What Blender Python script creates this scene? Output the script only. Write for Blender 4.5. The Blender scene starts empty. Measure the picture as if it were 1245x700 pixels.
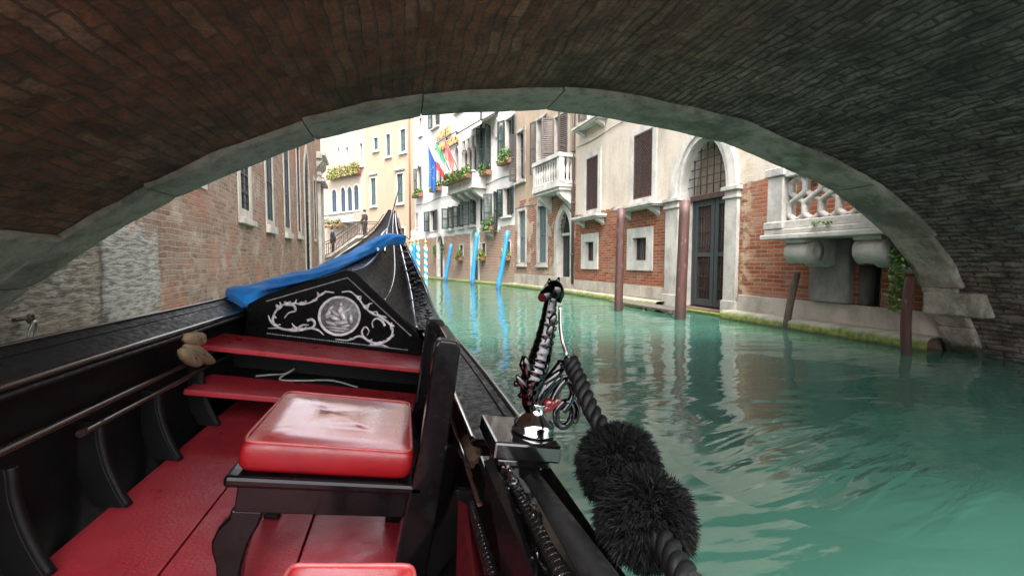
import bpy, bmesh, math, random
from math import sin, cos, pi, radians as R
from mathutils import Vector as V, Matrix, noise as NZ
from mathutils.geometry import tessellate_polygon
random.seed(7)
SC = bpy.context.scene
COL = SC.collection

# ------------------------------------------------------------------ camera, sky, sun, exposure
cam = bpy.data.cameras.new('camera'); camo = bpy.data.objects.new('camera', cam); COL.objects.link(camo)
cam.sensor_width = 36; cam.lens = 36 * 553 / 1245; cam.clip_start = 0.02; cam.clip_end = 500
YAW, PIT = R(13.4), R(-3.31)
camo.location = (0, 0, 1.0); camo.rotation_euler = (R(90) + PIT, 0, -YAW)
SC.camera = camo
w = bpy.data.worlds.new('World'); SC.world = w; w.use_nodes = True
wn, wl = w.node_tree.nodes, w.node_tree.links
sky = wn.new('ShaderNodeTexSky'); sky.sky_type = 'NISHITA'; sky.sun_disc = False
SUN_EL, SUN_AZ = R(60), R(186)          # azimuth clockwise from +Y
sky.sun_elevation = SUN_EL; sky.sun_rotation = SUN_AZ
sky.air_density = 1.0; sky.dust_density = 4.0; sky.ozone_density = 1.0
hs = wn.new('ShaderNodeHueSaturation'); hs.inputs['Saturation'].default_value = 0.25
bg = wn['Background']; bg.inputs['Strength'].default_value = 0.15
wl.new(sky.outputs[0], hs.inputs['Color']); wl.new(hs.outputs[0], bg.inputs['Color'])
sd = bpy.data.lights.new('sun', 'SUN'); sd.energy = 1.0; sd.angle = R(25); sd.color = (1, .95, .88)
so = bpy.data.objects.new('sun', sd); COL.objects.link(so)
so.rotation_euler = V((sin(SUN_AZ) * cos(SUN_EL), cos(SUN_AZ) * cos(SUN_EL), sin(SUN_EL))).to_track_quat('Z', 'Y').to_euler()
SC.view_settings.view_transform = 'Standard'; SC.view_settings.look = 'None'
SC.view_settings.exposure = 2.7; SC.view_settings.gamma = 1.0; SC.view_settings.use_curve_mapping = False
SC.render.engine = 'CYCLES'; SC.cycles.max_bounces = 10; SC.cycles.diffuse_bounces = 6; SC.cycles.glossy_bounces = 5
SC.cycles.caustics_reflective = True; SC.cycles.blur_glossy = 1.0; SC.cycles.caustics_refractive = False

# ------------------------------------------------------------------ measuring helper: a photo pixel seen on a plane at a known distance
F_, CX_, CY_ = 553., 622.5, 350.
fw = V((sin(YAW) * cos(PIT), cos(YAW) * cos(PIT), sin(PIT))); rt = V((cos(YAW), -sin(YAW), 0)); up = rt.cross(fw)
def on_plane(px, py, P, N):
    d = fw + rt * ((px - CX_) / F_) + up * ((CY_ - py) / F_); C = V((0, 0, 1.0))
    return C + d * ((V(P) - C).dot(V(N)) / d.dot(V(N)))
G0 = V((-0.45, 0, 0.12)); HEEL = R(9.5)
GM = Matrix.Rotation(HEEL, 3, 'Y')
def g_at(px, py, axis, val):       # point in the boat's own frame (u across, v along, w up)
    n = GM @ V([1.0 if i == axis else 0.0 for i in range(3)])
    return GM.transposed() @ (on_plane(px, py, G0 + n * val, n) - G0)
def gworld(u, v, w_): return G0 + GM @ V((u, v, w_))

# ------------------------------------------------------------------ object helpers
def tag(o, label=None, cat=None, group=None, kind=None):
    if label: o['label'] = label
    if cat: o['category'] = cat
    if group: o['group'] = group
    if kind: o['kind'] = kind
    return o
def thing(name, label, cat, loc=(0, 0, 0), rot=(0, 0, 0), group=None):
    o = bpy.data.objects.new(name, None); COL.objects.link(o); o.empty_display_size = .1
    o.location = loc; o.rotation_euler = rot
    return tag(o, label, cat, group)
def copy_tree(o, parent=None):
    c = o.copy(); COL.objects.link(c)
    if parent: c.parent = parent
    for ch in list(o.children): copy_tree(ch, c)
    return c

class MB:
    def __init__(s): s.v = []; s.f = []; s.m = []; s.sm = []; s.uv = None
    def face(s, pts, m=0, sm=False):
        i = len(s.v); s.v += [tuple(p) for p in pts]; s.f.append(list(range(i, i + len(pts)))); s.m.append(m); s.sm.append(sm)
    def raw(s, vs, fs, m=0, sm=False):
        i = len(s.v); s.v += [tuple(p) for p in vs]
        for f in fs: s.f.append([i + k for k in f]); s.m.append(m); s.sm.append(sm)
        return s
    def box(s, x0, x1, y0, y1, z0, z1, m=0, M=None):
        vs = [V((x, y, z)) for z in (z0, z1) for y in (y0, y1) for x in (x0, x1)]
        if M: vs = [M @ p for p in vs]
        return s.raw(vs, [(0, 2, 3, 1), (4, 5, 7, 6), (0, 1, 5, 4), (2, 6, 7, 3), (0, 4, 6, 2), (1, 3, 7, 5)], m)
    def prism(s, poly, d0, d1, fn, m=0, sm=False):       # fn(a, b, d) -> xyz
        n = len(poly)
        vs = [fn(a, b, d0) for a, b in poly] + [fn(a, b, d1) for a, b in poly]
        s.raw(vs, [list(range(n))[::-1], list(range(n, 2 * n))], m)
        return s.raw(vs, [(i, (i + 1) % n, n + (i + 1) % n, n + i) for i in range(n)], m, sm)
    def tube(s, path, r, n=8, m=0, caps=True, closed=False, flat=None, twist=0):
        P = [V(p) for p in path]; k = len(P); rr = r if isinstance(r, (list, tuple)) else [r] * k
        T = []
        for i in range(k):
            a = P[(i - 1) % k] if (closed or i) else P[0]; b = P[(i + 1) % k] if (closed or i < k - 1) else P[-1]
            t = (b - a); T.append(t.normalized() if t.length > 1e-9 else V((0, 0, 1)))
        nrm = T[0].orthogonal().normalized()
        if flat is not None:
            nrm = (V(flat[0]) - T[0] * V(flat[0]).dot(T[0])).normalized()
        vs = []
        for i in range(k):
            nrm = (nrm - T[i] * nrm.dot(T[i]))
            nrm = nrm.normalized() if nrm.length > 1e-6 else T[i].orthogonal().normalized()
            if flat is not None:
                q = V(flat[0]) - T[i] * V(flat[0]).dot(T[i])
                if q.length > 1e-4: nrm = q.normalized()
            bn = T[i].cross(nrm); sq = flat[1] if flat is not None else 1
            for j in range(n):
                a = 2 * pi * j / n + twist * i
                vs.append(P[i] + nrm * (cos(a) * rr[i] * sq) + bn * (sin(a) * rr[i]))
        fs = []
        for i in range(k if closed else k - 1):
            i2 = (i + 1) % k
            for j in range(n): fs.append((i * n + j, i * n + (j + 1) % n, i2 * n + (j + 1) % n, i2 * n + j))
        s.raw(vs, fs, m, n > 4)
        if caps and not closed:
            s.face(vs[:n][::-1], m); s.face(vs[-n:], m)
        return s
    def lathe(s, prof, c=(0, 0, 0), n=16, m=0, axis='z', sm=True):
        c = V(c); vs = []
        for r, z in prof:
            for j in range(n):
                a = 2 * pi * j / n
                q = V((r * cos(a), r * sin(a), z))
                if axis == 'y': q = V((q.x, q.z, q.y))
                if axis == 'x': q = V((q.z, q.x, q.y))
                vs.append(c + q)
        fs = [(i * n + j, i * n + (j + 1) % n, (i + 1) * n + (j + 1) % n, (i + 1) * n + j) for i in range(len(prof) - 1) for j in range(n)]
        s.raw(vs, fs, m, sm); s.face(vs[:n][::-1], m); s.face(vs[-n:], m)
        return s
    def ball(s, c, r, nu=14, nv=9, m=0, fn=None, M=None):
        c = V(c); r = V(r) if not isinstance(r, (int, float)) else V((r, r, r)); vs = []
        for i in range(nv + 1):
            t = pi * i / nv
            for j in range(nu):
                a = 2 * pi * j / nu; d = V((sin(t) * cos(a), sin(t) * sin(a), cos(t)))
                k = fn(d) if fn else 1
                q = V((d.x * r.x, d.y * r.y, d.z * r.z)) * k
                if M: q = M @ q
                vs.append(c + q)
        return s.raw(vs, [(i * nu + j, i * nu + (j + 1) % nu, (i + 1) * nu + (j + 1) % nu, (i + 1) * nu + j) for i in range(nv) for j in range(nu)], m, True)
    def grid(s, rows, m=0, sm=True, uv=None):
        nr, nc = len(rows), len(rows[0]); vs = [p for r in rows for p in r]
        return s.raw(vs, [(i * nc + j, i * nc + j + 1, (i + 1) * nc + j + 1, (i + 1) * nc + j) for i in range(nr - 1) for j in range(nc - 1)], m, sm)
    def build(s, name, mats, parent=None, bevel=0, seg=2, loc=None, rot=None, merge=False, recalc=True, uv=None):
        me = bpy.data.meshes.new(name); me.from_pydata(s.v, [], s.f)
        if not isinstance(mats, (list, tuple)): mats = [mats]
        for m_ in mats: me.materials.append(m_)
        me.polygons.foreach_set('material_index', [min(i, len(mats) - 1) for i in s.m]); me.polygons.foreach_set('use_smooth', s.sm)
        bm = bmesh.new(); bm.from_mesh(me)
        if uv:
            L = bm.loops.layers.uv.new('UVMap')
            for f in bm.faces:
                for l in f.loops: l[L].uv = uv[l.vert.index]
        bmesh.ops.remove_doubles(bm, verts=bm.verts, dist=1e-5)
        if recalc: bmesh.ops.recalc_face_normals(bm, faces=bm.faces)
        if bevel:
            ed = [e for e in bm.edges if len(e.link_faces) == 2 and e.calc_face_angle(0) > .5]
            bmesh.ops.bevel(bm, geom=ed, offset=bevel, segments=seg, profile=.5, affect='EDGES', clamp_overlap=True)
        bm.to_mesh(me); bm.free()
        o = bpy.data.objects.new(name, me); COL.objects.link(o)
        if parent: o.parent = parent
        if loc is not None: o.location = loc
        if rot is not None: o.rotation_euler = rot
        return o

def spline(pts, k=8):
    P = [V(p) for p in pts]; P = [P[0] * 2 - P[1]] + P + [P[-1] * 2 - P[-2]]; out = []
    for i in range(1, len(P) - 2):
        a, b, c, d = P[i - 1:i + 3]
        for j in range(k):
            t = j / k
            out.append(.5 * ((2 * b) + (c - a) * t + (2 * a - 5 * b + 4 * c - d) * t * t + (3 * b - a - 3 * c + d) * t ** 3))
    return out + [P[-2]]
def lerp_table(T, x):
    if x <= T[0][0]: return T[0][1:]
    for a, b in zip(T, T[1:]):
        if x <= b[0]:
            t = (x - a[0]) / (b[0] - a[0]); return tuple(p + (q - p) * t for p, q in zip(a[1:], b[1:]))
    return T[-1][1:]

# ------------------------------------------------------------------ materials
class NT:
    def __init__(s, name):
        s.mat = bpy.data.materials.new(name); s.mat.use_nodes = True; s.t = s.mat.node_tree; s.n = s.t.nodes; s.l = s.t.links
        s.b = s.n['Principled BSDF']
    def set(s, inp, val):
        if isinstance(val, bpy.types.NodeSocket): s.l.new(val, inp)
        elif isinstance(val, (tuple, list)) and len(val) == 3 and inp.type == 'RGBA': inp.default_value = (*val, 1)
        else: inp.default_value = val
    def node(s, typ, props=None, **ins):
        nd = s.n.new('ShaderNode' + typ)
        for k, v_ in (props or {}).items(): setattr(nd, k, v_)
        for k, v_ in ins.items(): s.set(nd.inputs[k.replace('_', ' ')], v_)
        return nd
    def coord(s, kind='Object'): return s.n.new('ShaderNodeTexCoord').outputs[kind]
    def math(s, op, a, b=0.0, clamp=False):
        nd = s.n.new('ShaderNodeMath'); nd.operation = op; nd.use_clamp = clamp; s.set(nd.inputs[0], a); s.set(nd.inputs[1], b); return nd.outputs[0]
    def mix(s, f, a, b, mode='MIX'):
        nd = s.n.new('ShaderNodeMix'); nd.data_type = 'RGBA'; nd.blend_type = mode; nd.clamp_factor = True
        s.set(nd.inputs[0], f); s.set(nd.inputs[6], a); s.set(nd.inputs[7], b); return nd.outputs[2]
    def noise(s, vec, scale, detail=5, rough=.55, out=0, dist=0):
        nd = s.node('TexNoise', Scale=scale, Detail=detail, Roughness=rough, Distortion=dist); s.l.new(vec, nd.inputs['Vector']); return nd.outputs[out]
    def ramp(s, f, lo, hi, a=0.0, b=1.0):
        nd = s.n.new('ShaderNodeMapRange'); s.set(nd.inputs[0], f); nd.inputs[1].default_value = lo; nd.inputs[2].default_value = hi
        nd.inputs[3].default_value = a; nd.inputs[4].default_value = b; return nd.outputs[0]
    def xyz(s, vec):
        nd = s.n.new('ShaderNodeSeparateXYZ'); s.l.new(vec, nd.inputs[0]); return nd.outputs
    def comb(s, x, y, z=0.0):
        nd = s.n.new('ShaderNodeCombineXYZ'); s.set(nd.inputs[0], x); s.set(nd.inputs[1], y); s.set(nd.inputs[2], z); return nd.outputs[0]
    def bump(s, h, dist, strength=1.0, nrm=None):
        nd = s.node('Bump', Strength=strength, Distance=dist); s.l.new(h, nd.inputs['Height'])
        if nrm is not None: s.l.new(nrm, nd.inputs['Normal'])
        return nd.outputs[0]
    def out(s, **kw):
        for k, v_ in kw.items(): s.set(s.b.inputs[k.replace('_', ' ')], v_)
        return s.mat

def simple(name, col, rough=.6, metal=0, var=.25, scale=12, bump=0, coat=0, spec=None):
    t = NT(name); c = t.coord(); f = t.noise(c, scale)
    hi = tuple(min(1, x * (1 + var)) for x in col); lo = tuple(x * (1 - var) for x in col)
    kw = dict(Base_Color=t.mix(t.ramp(f, .3, .7), lo, hi), Roughness=t.ramp(t.noise(c, scale * 2.3), .3, .7, max(.02, rough * .8), min(1, rough * 1.2)), Metallic=metal)
    if bump: kw['Normal'] = t.bump(t.noise(c, scale * 4), bump)
    if coat: kw['Coat_Weight'] = coat; kw['Coat_Roughness'] = .05
    if spec is not None: kw['Specular_IOR_Level'] = spec
    return t.out(**kw)

def brick_nodes(t, vec, cols, mortar, bw=.25, rh=.07, msize=.012, warp=.012):
    nz = t.noise(vec, 3.0, 3, out=1)
    wv = t.node('VectorMath', {'operation': 'MULTIPLY_ADD'}); t.l.new(nz, wv.inputs[0]); wv.inputs[1].default_value = (warp * 2,) * 3; t.l.new(vec, wv.inputs[2])
    nz2 = t.noise(vec, 24, 3, out=1)
    wv2 = t.node('VectorMath', {'operation': 'MULTIPLY_ADD'}); t.l.new(nz2, wv2.inputs[0]); wv2.inputs[1].default_value = (warp * .55,) * 3; t.l.new(wv.outputs[0], wv2.inputs[2])
    b = t.node('TexBrick', {'offset': .5}, Scale=1.0); t.l.new(wv2.outputs[0], b.inputs['Vector'])
    b.inputs['Color1'].default_value = (0, 0, 0, 1); b.inputs['Color2'].default_value = (1, 1, 1, 1); b.inputs['Mortar'].default_value = (.5, .5, .5, 1)
    b.inputs['Mortar Size'].default_value = msize; b.inputs['Mortar Smooth'].default_value = .35; b.inputs['Bias'].default_value = 0
    b.inputs['Brick Width'].default_value = bw; b.inputs['Row Height'].default_value = rh
    tint = t.n.new('ShaderNodeValToRGB'); t.l.new(b.outputs['Color'], tint.inputs[0]); cr = tint.color_ramp
    while len(cr.elements) < len(cols): cr.elements.new(.5)
    for i, c in enumerate(cols): cr.elements[i].position = i / (len(cols) - 1); cr.elements[i].color = (*c, 1)
    body = t.mix(t.ramp(t.noise(vec, 45, 4), .3, .75, 0, .6), tint.outputs[0], (cols[0][0] * .55, cols[0][1] * .5, cols[0][2] * .5))
    body = t.mix(t.ramp(t.noise(vec, .9, 6, .65), .35, .65, .65, 0), body, tuple(k * q for k, q in zip(cols[0], (.75, .85, .95))))
    wear = t.ramp(t.noise(vec, 1.7, 6, .65), .50, .70)
    mm = t.math('MAXIMUM', b.outputs['Fac'], t.math('MULTIPLY', wear, .55))
    return t.mix(mm, body, mortar), b.outputs['Fac']

def facade(name, plaster, bricks, mortar, thr, steps=(), amp=.35, patch=None, stain=.5, damp=.8, dampcol=(.09, .085, .07), bw=.25, rh=.07, msize=.012, warp=.012, bumpd=.014, extra=None):
    """plaster above, bare brick below height thr (which steps along x), plus patches where plaster has fallen"""
    dk = lambda q, f_: tuple(k * f_ for k in q)
    plaster = dk(plaster, .74); bricks = [dk(q, .80) for q in bricks]; mortar = dk(mortar, .78)
    t = NT(name); c = t.coord(); x, y, z = t.xyz(c); vec = t.comb(x, z)
    bc, bf = brick_nodes(t, vec, bricks, mortar, bw, rh, msize, warp)
    th = thr
    for xi, dz in steps: th = t.math('ADD', th, t.math('MULTIPLY', t.math('GREATER_THAN', x, xi), dz))
    n1 = t.noise(vec, 2.6, 6, .6)
    h = t.math('ADD', z, t.math('MULTIPLY', t.math('SUBTRACT', n1, .5), amp * 2))
    pm = t.ramp(t.math('SUBTRACT', h, th), -.015, .015)          # 1 = plaster
    if patch:
        pn = t.ramp(t.noise(vec, patch[0], 5, .62), patch[1], patch[1] + .02)
        lim = t.math('LESS_THAN', z, patch[2])
        pm = t.math('MULTIPLY', pm, t.math('SUBTRACT', 1.0, t.math('MULTIPLY', pn, lim)))
    dirt = t.noise(t.comb(t.math('MULTIPLY', x, 2.6), t.math('MULTIPLY', z, .7)), 1.3, 7, .65)
    fine = t.noise(vec, 9, 6, .6)
    pc = t.mix(t.ramp(dirt, .42, .75, 0, stain), plaster, tuple(k * .55 for k in plaster))
    pc = t.mix(t.ramp(fine, .45, .8, 0, .35), pc, tuple(min(.85, k * 1.2) for k in plaster))
    crack = t.node('TexVoronoi', {'feature': 'DISTANCE_TO_EDGE'}, Scale=.9); t.l.new(vec, crack.inputs['Vector'])
    col = t.mix(pm, bc, pc)
    col = t.mix(t.ramp(t.noise(vec, .8, 6, .6), .5, .8, 0, .45), col, tuple(k * .8 for k in mortar))
    dz = t.ramp(t.math('ADD', z, t.math('MULTIPLY', t.math('SUBTRACT', fine, .5), .5)), .15, damp, .75, 0)
    col = t.mix(dz, col, dampcol)
    nobrick = None
    if extra:
        col = extra(t, x, z, vec, col)
        if isinstance(col, tuple): col, nobrick, relief = col
    hh = t.math('ADD', t.math('MULTIPLY', t.math('SUBTRACT', 1.0, bf), t.math('SUBTRACT', 1.0, pm)), t.math('MULTIPLY', pm, 1.6))
    hh = t.math('ADD', hh, t.math('MULTIPLY', t.noise(vec, 30, 5, .6), .7))
    if nobrick is not None: hh = t.math('ADD', t.math('MULTIPLY', hh, t.math('SUBTRACT', 1.0, nobrick)), t.math('MULTIPLY', t.math('MULTIPLY', relief, 4.5), nobrick))
    return t.out(Base_Color=col, Roughness=.9, Normal=t.bump(hh, bumpd, 1.0), Specular_IOR_Level=.2)

def stone(name, col=(.46, .44, .40), dirt=(.13, .125, .11), amt=.6, scale=2.2, bump=.006, moss=None, streak=True):
    t = NT(name); c = t.coord(); x, y, z = t.xyz(c)
    n = t.noise(t.comb(t.math('MULTIPLY', x, 1.5), t.math('MULTIPLY', y, 1.5), t.math('MULTIPLY', z, .8)), scale, 8, .66)
    f = t.noise(c, 22, 5, .6)
    k = t.mix(t.ramp(n, .42, .68, 0, amt), col, dirt)
    k = t.mix(t.ramp(f, .5, .8, 0, .3), k, tuple(q * .6 for q in col))
    if moss:
        h = t.math('ADD', z, t.math('MULTIPLY', t.math('SUBTRACT', t.noise(c, 5, 5), .5), moss[1]))
        k = t.mix(t.ramp(h, moss[0] - .04, moss[0] + .04, .95, 0), k, t.mix(t.ramp(t.noise(c, 14), .35, .7), (.035, .060, .008), (.17, .20, .03)))
        k = t.mix(t.ramp(z, .0, .05, .8, 0), k, (.012, .016, .008))
    return t.out(Base_Color=k, Roughness=.85, Normal=t.bump(t.math('ADD', n, t.math('MULTIPLY', f, .6)), bump * 2), Specular_IOR_Level=.3)

def wood(name, col, dark, rough=.75, scale=6, wet=True):
    t = NT(name); c = t.coord(); x, y, z = t.xyz(c)
    g = t.noise(t.comb(t.math('MULTIPLY', x, 9), t.math('MULTIPLY', y, 9), t.math('MULTIPLY', z, .8)), scale, 5, .6)
    k = t.mix(t.ramp(g, .35, .7), dark, col)
    k = t.mix(t.ramp(t.noise(t.comb(t.math('MULTIPLY', x, 4), t.math('MULTIPLY', y, 4), t.math('MULTIPLY', z, 1.2)), 3, 7, .7), .60, .66, 0, .7), k, (.20, .17, .14))
    if wet: k = t.mix(t.ramp(t.math('ADD', z, t.math('MULTIPLY', t.noise(c, 8), .25)), .1, .4, .85, 0), k, (.02, .018, .014))
    return t.out(Base_Color=k, Roughness=rough, Normal=t.bump(g, .006))

M = {}
M['stone'] = stone('istrian_stone', (.41, .385, .345), (.13, .12, .10), .7)
M['stone_white'] = stone('white_stone', (.48, .455, .415), (.17, .16, .14), .65)
M['stone_grey'] = stone('grey_stone', (.36, .345, .32), (.12, .115, .10), .6)
M['quay'] = stone('quay_stone', (.34, .315, .27), (.10, .10, .075), .5, moss=(.125, .10))
M['plinth'] = stone('plinth_stone', (.37, .33, .275), (.12, .105, .09), .6, moss=(-.2, .1))
M['concrete'] = stone('concrete', (.22, .21, .19), (.075, .066, .058), .7)
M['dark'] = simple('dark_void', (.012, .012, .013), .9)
M['iron'] = simple('rusty_iron', (.045, .028, .022), .7, .2, .4, 20, .002)
M['black_iron'] = simple('black_iron', (.02, .02, .022), .6)
M['lattice'] = simple('brown_lattice', (.060, .033, .028), .7, 0, .3)
def glass_mat():
    t = NT('window_glass'); c = t.coord()
    return t.out(Base_Color=t.mix(t.noise(c, 2), (.012, .014, .016), (.03, .033, .036)), Roughness=.06, Specular_IOR_Level=.7, Normal=t.bump(t.noise(c, 3), .004))
M['glass'] = glass_mat()
def shutter_mat(name, col):
    t = NT(name); c = t.coord()
    return t.out(Base_Color=t.mix(t.ramp(t.noise(c, 7, 6), .4, .75, 0, .6), col, tuple(k * .5 + .015 for k in col)), Roughness=.6)
M['sh_green'] = shutter_mat('green_shutter_paint', (.012, .030, .026))
M['sh_blue'] = shutter_mat('blue_grey_shutter_paint', (.10, .135, .145))
M['sh_navy'] = shutter_mat('navy_shutter_paint', (.035, .055, .085))
M['sh_brown'] = shutter_mat('brown_shutter_paint', (.075, .058, .05))
M['sh_sage'] = shutter_mat('sage_shutter_paint', (.05, .085, .075))
M['door_slate'] = shutter_mat('slate_door_paint', (.033, .040, .044))
M['door_green'] = shutter_mat('dark_green_door_paint', (.008, .018, .015))
M['door_brown'] = shutter_mat('brown_door_paint', (.10, .045, .03))
M['terracotta'] = simple('terracotta', (.22, .10, .06), .8)
def leaf_mat(name, a, b):
    t = NT(name); c = t.coord(); r_ = t.n.new('ShaderNodeNewGeometry').outputs['Random Per Island']
    return t.out(Base_Color=t.mix(r_, a, b), Roughness=.55, Subsurface_Weight=0.0, Transmission_Weight=0.0)
M['leaf'] = leaf_mat('plant_leaves', (.04, .10, .015), (.16, .26, .05))
M['leaf_dark'] = leaf_mat('dark_leaves', (.02, .05, .012), (.07, .12, .03))
M['leaf_yellow'] = leaf_mat('yellowing_leaves', (.20, .22, .03), (.42, .40, .07))
M['flower'] = leaf_mat('flowers', (.5, .16, .14), (.6, .35, .30))

# ------------------------------------------------------------------ setting: water and canal bed
def water_mat():
    t = NT('canal_water'); c = t.coord(); x, y, z = t.xyz(c)
    v1 = t.comb(t.math('MULTIPLY', x, .55), t.math('MULTIPLY', y, 1.25))
    n1 = t.noise(v1, 1.6, 2, .45, dist=.6); n2 = t.noise(v1, 5.5, 2, .5, dist=.4); n3 = t.noise(t.comb(x, y), .35, 2)
    h = t.math('ADD', t.math('ADD', t.math('MULTIPLY', n1, 1.0), t.math('MULTIPLY', n2, .17)), t.math('MULTIPLY', t.noise(v1, 17, 3, .6), .035))
    amp = t.ramp(n3, .35, .65, .45, 1.0)
    dx = t.math('SUBTRACT', x, 2.05); dy = t.math('SUBTRACT', y, 1.85)
    d2 = t.math('ADD', t.math('MULTIPLY', dx, dx), t.math('MULTIPLY', dy, dy))
    rp = t.noise(t.comb(t.math('ADD', t.math('MULTIPLY', x, .5), t.math('MULTIPLY', y, .25)), t.math('SUBTRACT', t.math('MULTIPLY', y, 2.6), t.math('MULTIPLY', x, .7))), 3.0, 2, .45, dist=.5)
    h = t.math('ADD', t.math('MULTIPLY', h, amp), t.math('MULTIPLY', rp, t.ramp(d2, .05, .55, .85, 0)))
    col = t.mix(t.ramp(t.noise(c, .5, 3), .3, .7), (.034, .104, .077), (.044, .124, .092))
    return t.out(Base_Color=col, Roughness=.025, IOR=1.42, Specular_IOR_Level=.85, Normal=t.bump(h, .042, 1.0))
M['water'] = water_mat()
b = MB(); b.face([(-90, -90, 0), (90, -90, 0), (90, 130, 0), (-90, 130, 0)])
tag(b.build('water', M['water']), kind='structure')
b = MB(); b.face([(-95, -95, -1.6), (95, -95, -1.6), (95, 135, -1.6), (-95, 135, -1.6)])
tag(b.build('ground', simple('canal_bed', (.08, .075, .05), .95)), kind='structure')

# ------------------------------------------------------------------ the bridge overhead
ARCH = [(-3.05, -.7), (-2.98, .10), (-2.86, .46), (-2.71, .66), (-2.42, .90), (-2.05, 1.19), (-1.37, 1.60), (-.65, 1.94), (.08, 2.16), (.76, 2.27), (1.5, 2.31), (2.57, 2.22),
        (3.49, 2.01), (4.2, 1.78), (4.78, 1.48), (5.34, 1.05), (5.58, .72), (5.80, .36), (6.0, .0), (6.1, -.7)]
BY0, BY1 = -0.4, 3.86
def vault_mat():
    t = NT('vault_brick'); uvn = t.node('UVMap', {'uv_map': 'UVMap'}); uv = uvn.outputs[0]; a, yv, _ = t.xyz(uv)
    c = t.coord(); x, y, z = t.xyz(c)
    vec = t.comb(yv, a)
    bc, bf = brick_nodes(t, vec, [(.34, .125, .075), (.66, .28, .165), (.48, .20, .13), (.76, .44, .30)], (.24, .15, .115), .26, .070, .008, .034)
    gc, gf = brick_nodes(t, vec, [(.42, .335, .28), (.66, .52, .44), (.52, .41, .345), (.76, .63, .54)], (.16, .13, .11), .27, .060, .010, .022)
    side = t.ramp(t.math('ADD', x, t.math('MULTIPLY', t.math('SUBTRACT', t.noise(c, .9, 6, .65), .5), 2.6)), -.9, 1.2)
    col = t.mix(side, bc, gc)
    # eroded faces: long streaks that follow the courses, coarse pits
    st = t.noise(t.comb(t.math('MULTIPLY', yv, 1.6), t.math('MULTIPLY', a, 3.6)), 2.4, 12, .80)
    pit = t.noise(vec, 7.5, 9, .72)
    big = t.noise(c, 1.2, 8, .7)
    col = t.mix(t.ramp(pit, .38, .56, .55, 0), col, (.085, .070, .060))
    col = t.mix(t.math('MULTIPLY', t.ramp(st, .43, .54, .75, 0), t.ramp(x, -.5, 2.0, .3, 1)), col, (.050, .045, .040))
    col = t.mix(t.ramp(big, .48, .62, 0, .7), col, (.075, .066, .060))
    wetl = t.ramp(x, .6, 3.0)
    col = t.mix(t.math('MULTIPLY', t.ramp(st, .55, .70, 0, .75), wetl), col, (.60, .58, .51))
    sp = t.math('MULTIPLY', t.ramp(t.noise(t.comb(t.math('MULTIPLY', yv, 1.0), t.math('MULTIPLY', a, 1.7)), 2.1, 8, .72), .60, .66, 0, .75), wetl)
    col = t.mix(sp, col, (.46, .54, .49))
    lowm = t.ramp(t.math('ADD', z, t.math('MULTIPLY', t.noise(c, 3), .5)), .55, 1.3, .8, 0)
    col = t.mix(t.math('MULTIPLY', lowm, t.ramp(t.noise(c, 4, 5), .5, .65)), col, (.05, .085, .02))
    hh = t.math('ADD', t.math('MULTIPLY', t.mix(side, bf, gf), -.9), t.math('ADD', t.math('MULTIPLY', pit, 1.5), t.math('MULTIPLY', st, t.ramp(x, -.5, 2.0, .5, 1.3))))
    return t.out(Base_Color=col, Roughness=.95, Normal=t.bump(hh, .075, 1.0), Specular_IOR_Level=.2)
def ring_mat():
    t = NT('arch_stone'); c = t.coord(); x, y, z = t.xyz(c)
    g = t.noise(c, 1.6, 7, .65); f = t.noise(c, 18, 5, .6)
    side = t.ramp(x, -.2, 2.2)
    col = t.mix(side, (.42, .37, .315), (.42, .36, .30))
    col = t.mix(t.ramp(g, .48, .64, 0, .75), col, (.10, .095, .082)); pit = t.noise(c, 9, 8, .7)
    col = t.mix(t.ramp(pit, .36, .50, .55, 0), col, (.12, .11, .095))
    lich = t.math('MULTIPLY', t.ramp(t.noise(c, 3.1, 6, .7), .55, .66), side)
    col = t.mix(t.math('MULTIPLY', lich, .6), col, (.44, .50, .43))
    col = t.mix(t.ramp(f, .5, .8, 0, .4), col, (.13, .125, .11))
    col = t.mix(t.ramp(t.math('ADD', z, t.math('MULTIPLY', f, .12)), .12, .2, .9, 0), col, (.02, .028, .012))
    return t.out(Base_Color=col, Roughness=.85, Normal=t.bump(t.math('ADD', g, t.math('MULTIPLY', pit, .9)), .04), Specular_IOR_Level=.2)
M['vault'] = vault_mat(); M['ring'] = ring_mat()
bridge = thing('stone_bridge', 'old low arched bridge of sooty brick and stone passing overhead', 'bridge', (1.5, 2.0, 0))
BO = V((1.5, 2.0, 0))
prof = spline([(x, 0, z) for x, z in ARCH], 9)
def inset(p, i, d):
    a = prof[max(0, i - 1)]; c_ = prof[min(len(prof) - 1, i + 1)]; tg = (c_ - a).normalized()
    return p + V((-tg.z, 0, tg.x)) * d
rows = []; uvs = []; ylist = [BY0 + (3.56 - BY0) * i / 64 for i in range(65)]
al = 0
for i, p in enumerate(prof):
    if i: al += (p - prof[i - 1]).length
    row = []
    for yv in ylist:
        q = inset(p, i, .035)
        d = .034 * NZ.fractal(V((q.x * 3.1, yv * 3.1, q.z * 3.1)), .6, 2.1, 5) + .03 * NZ.noise(V((q.x * .9, yv * .9, 3)))
        course = int(al / .075)
        d += .008 * NZ.cell(V((course + .5, int(yv / .26 + (course % 2) * .5) + .5, .5)))
        edge = 1
        q = inset(p, i, .030 + max(-.012, min(.03, d)) * (1 if yv < 3.25 else .35))
        row.append((q.x - BO.x, yv - BO.y, q.z)); uvs.append((al, yv))
    rows.append(row)
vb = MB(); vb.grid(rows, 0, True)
vb.build('vault', M['vault'], bridge, recalc=False, uv=uvs)
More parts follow.
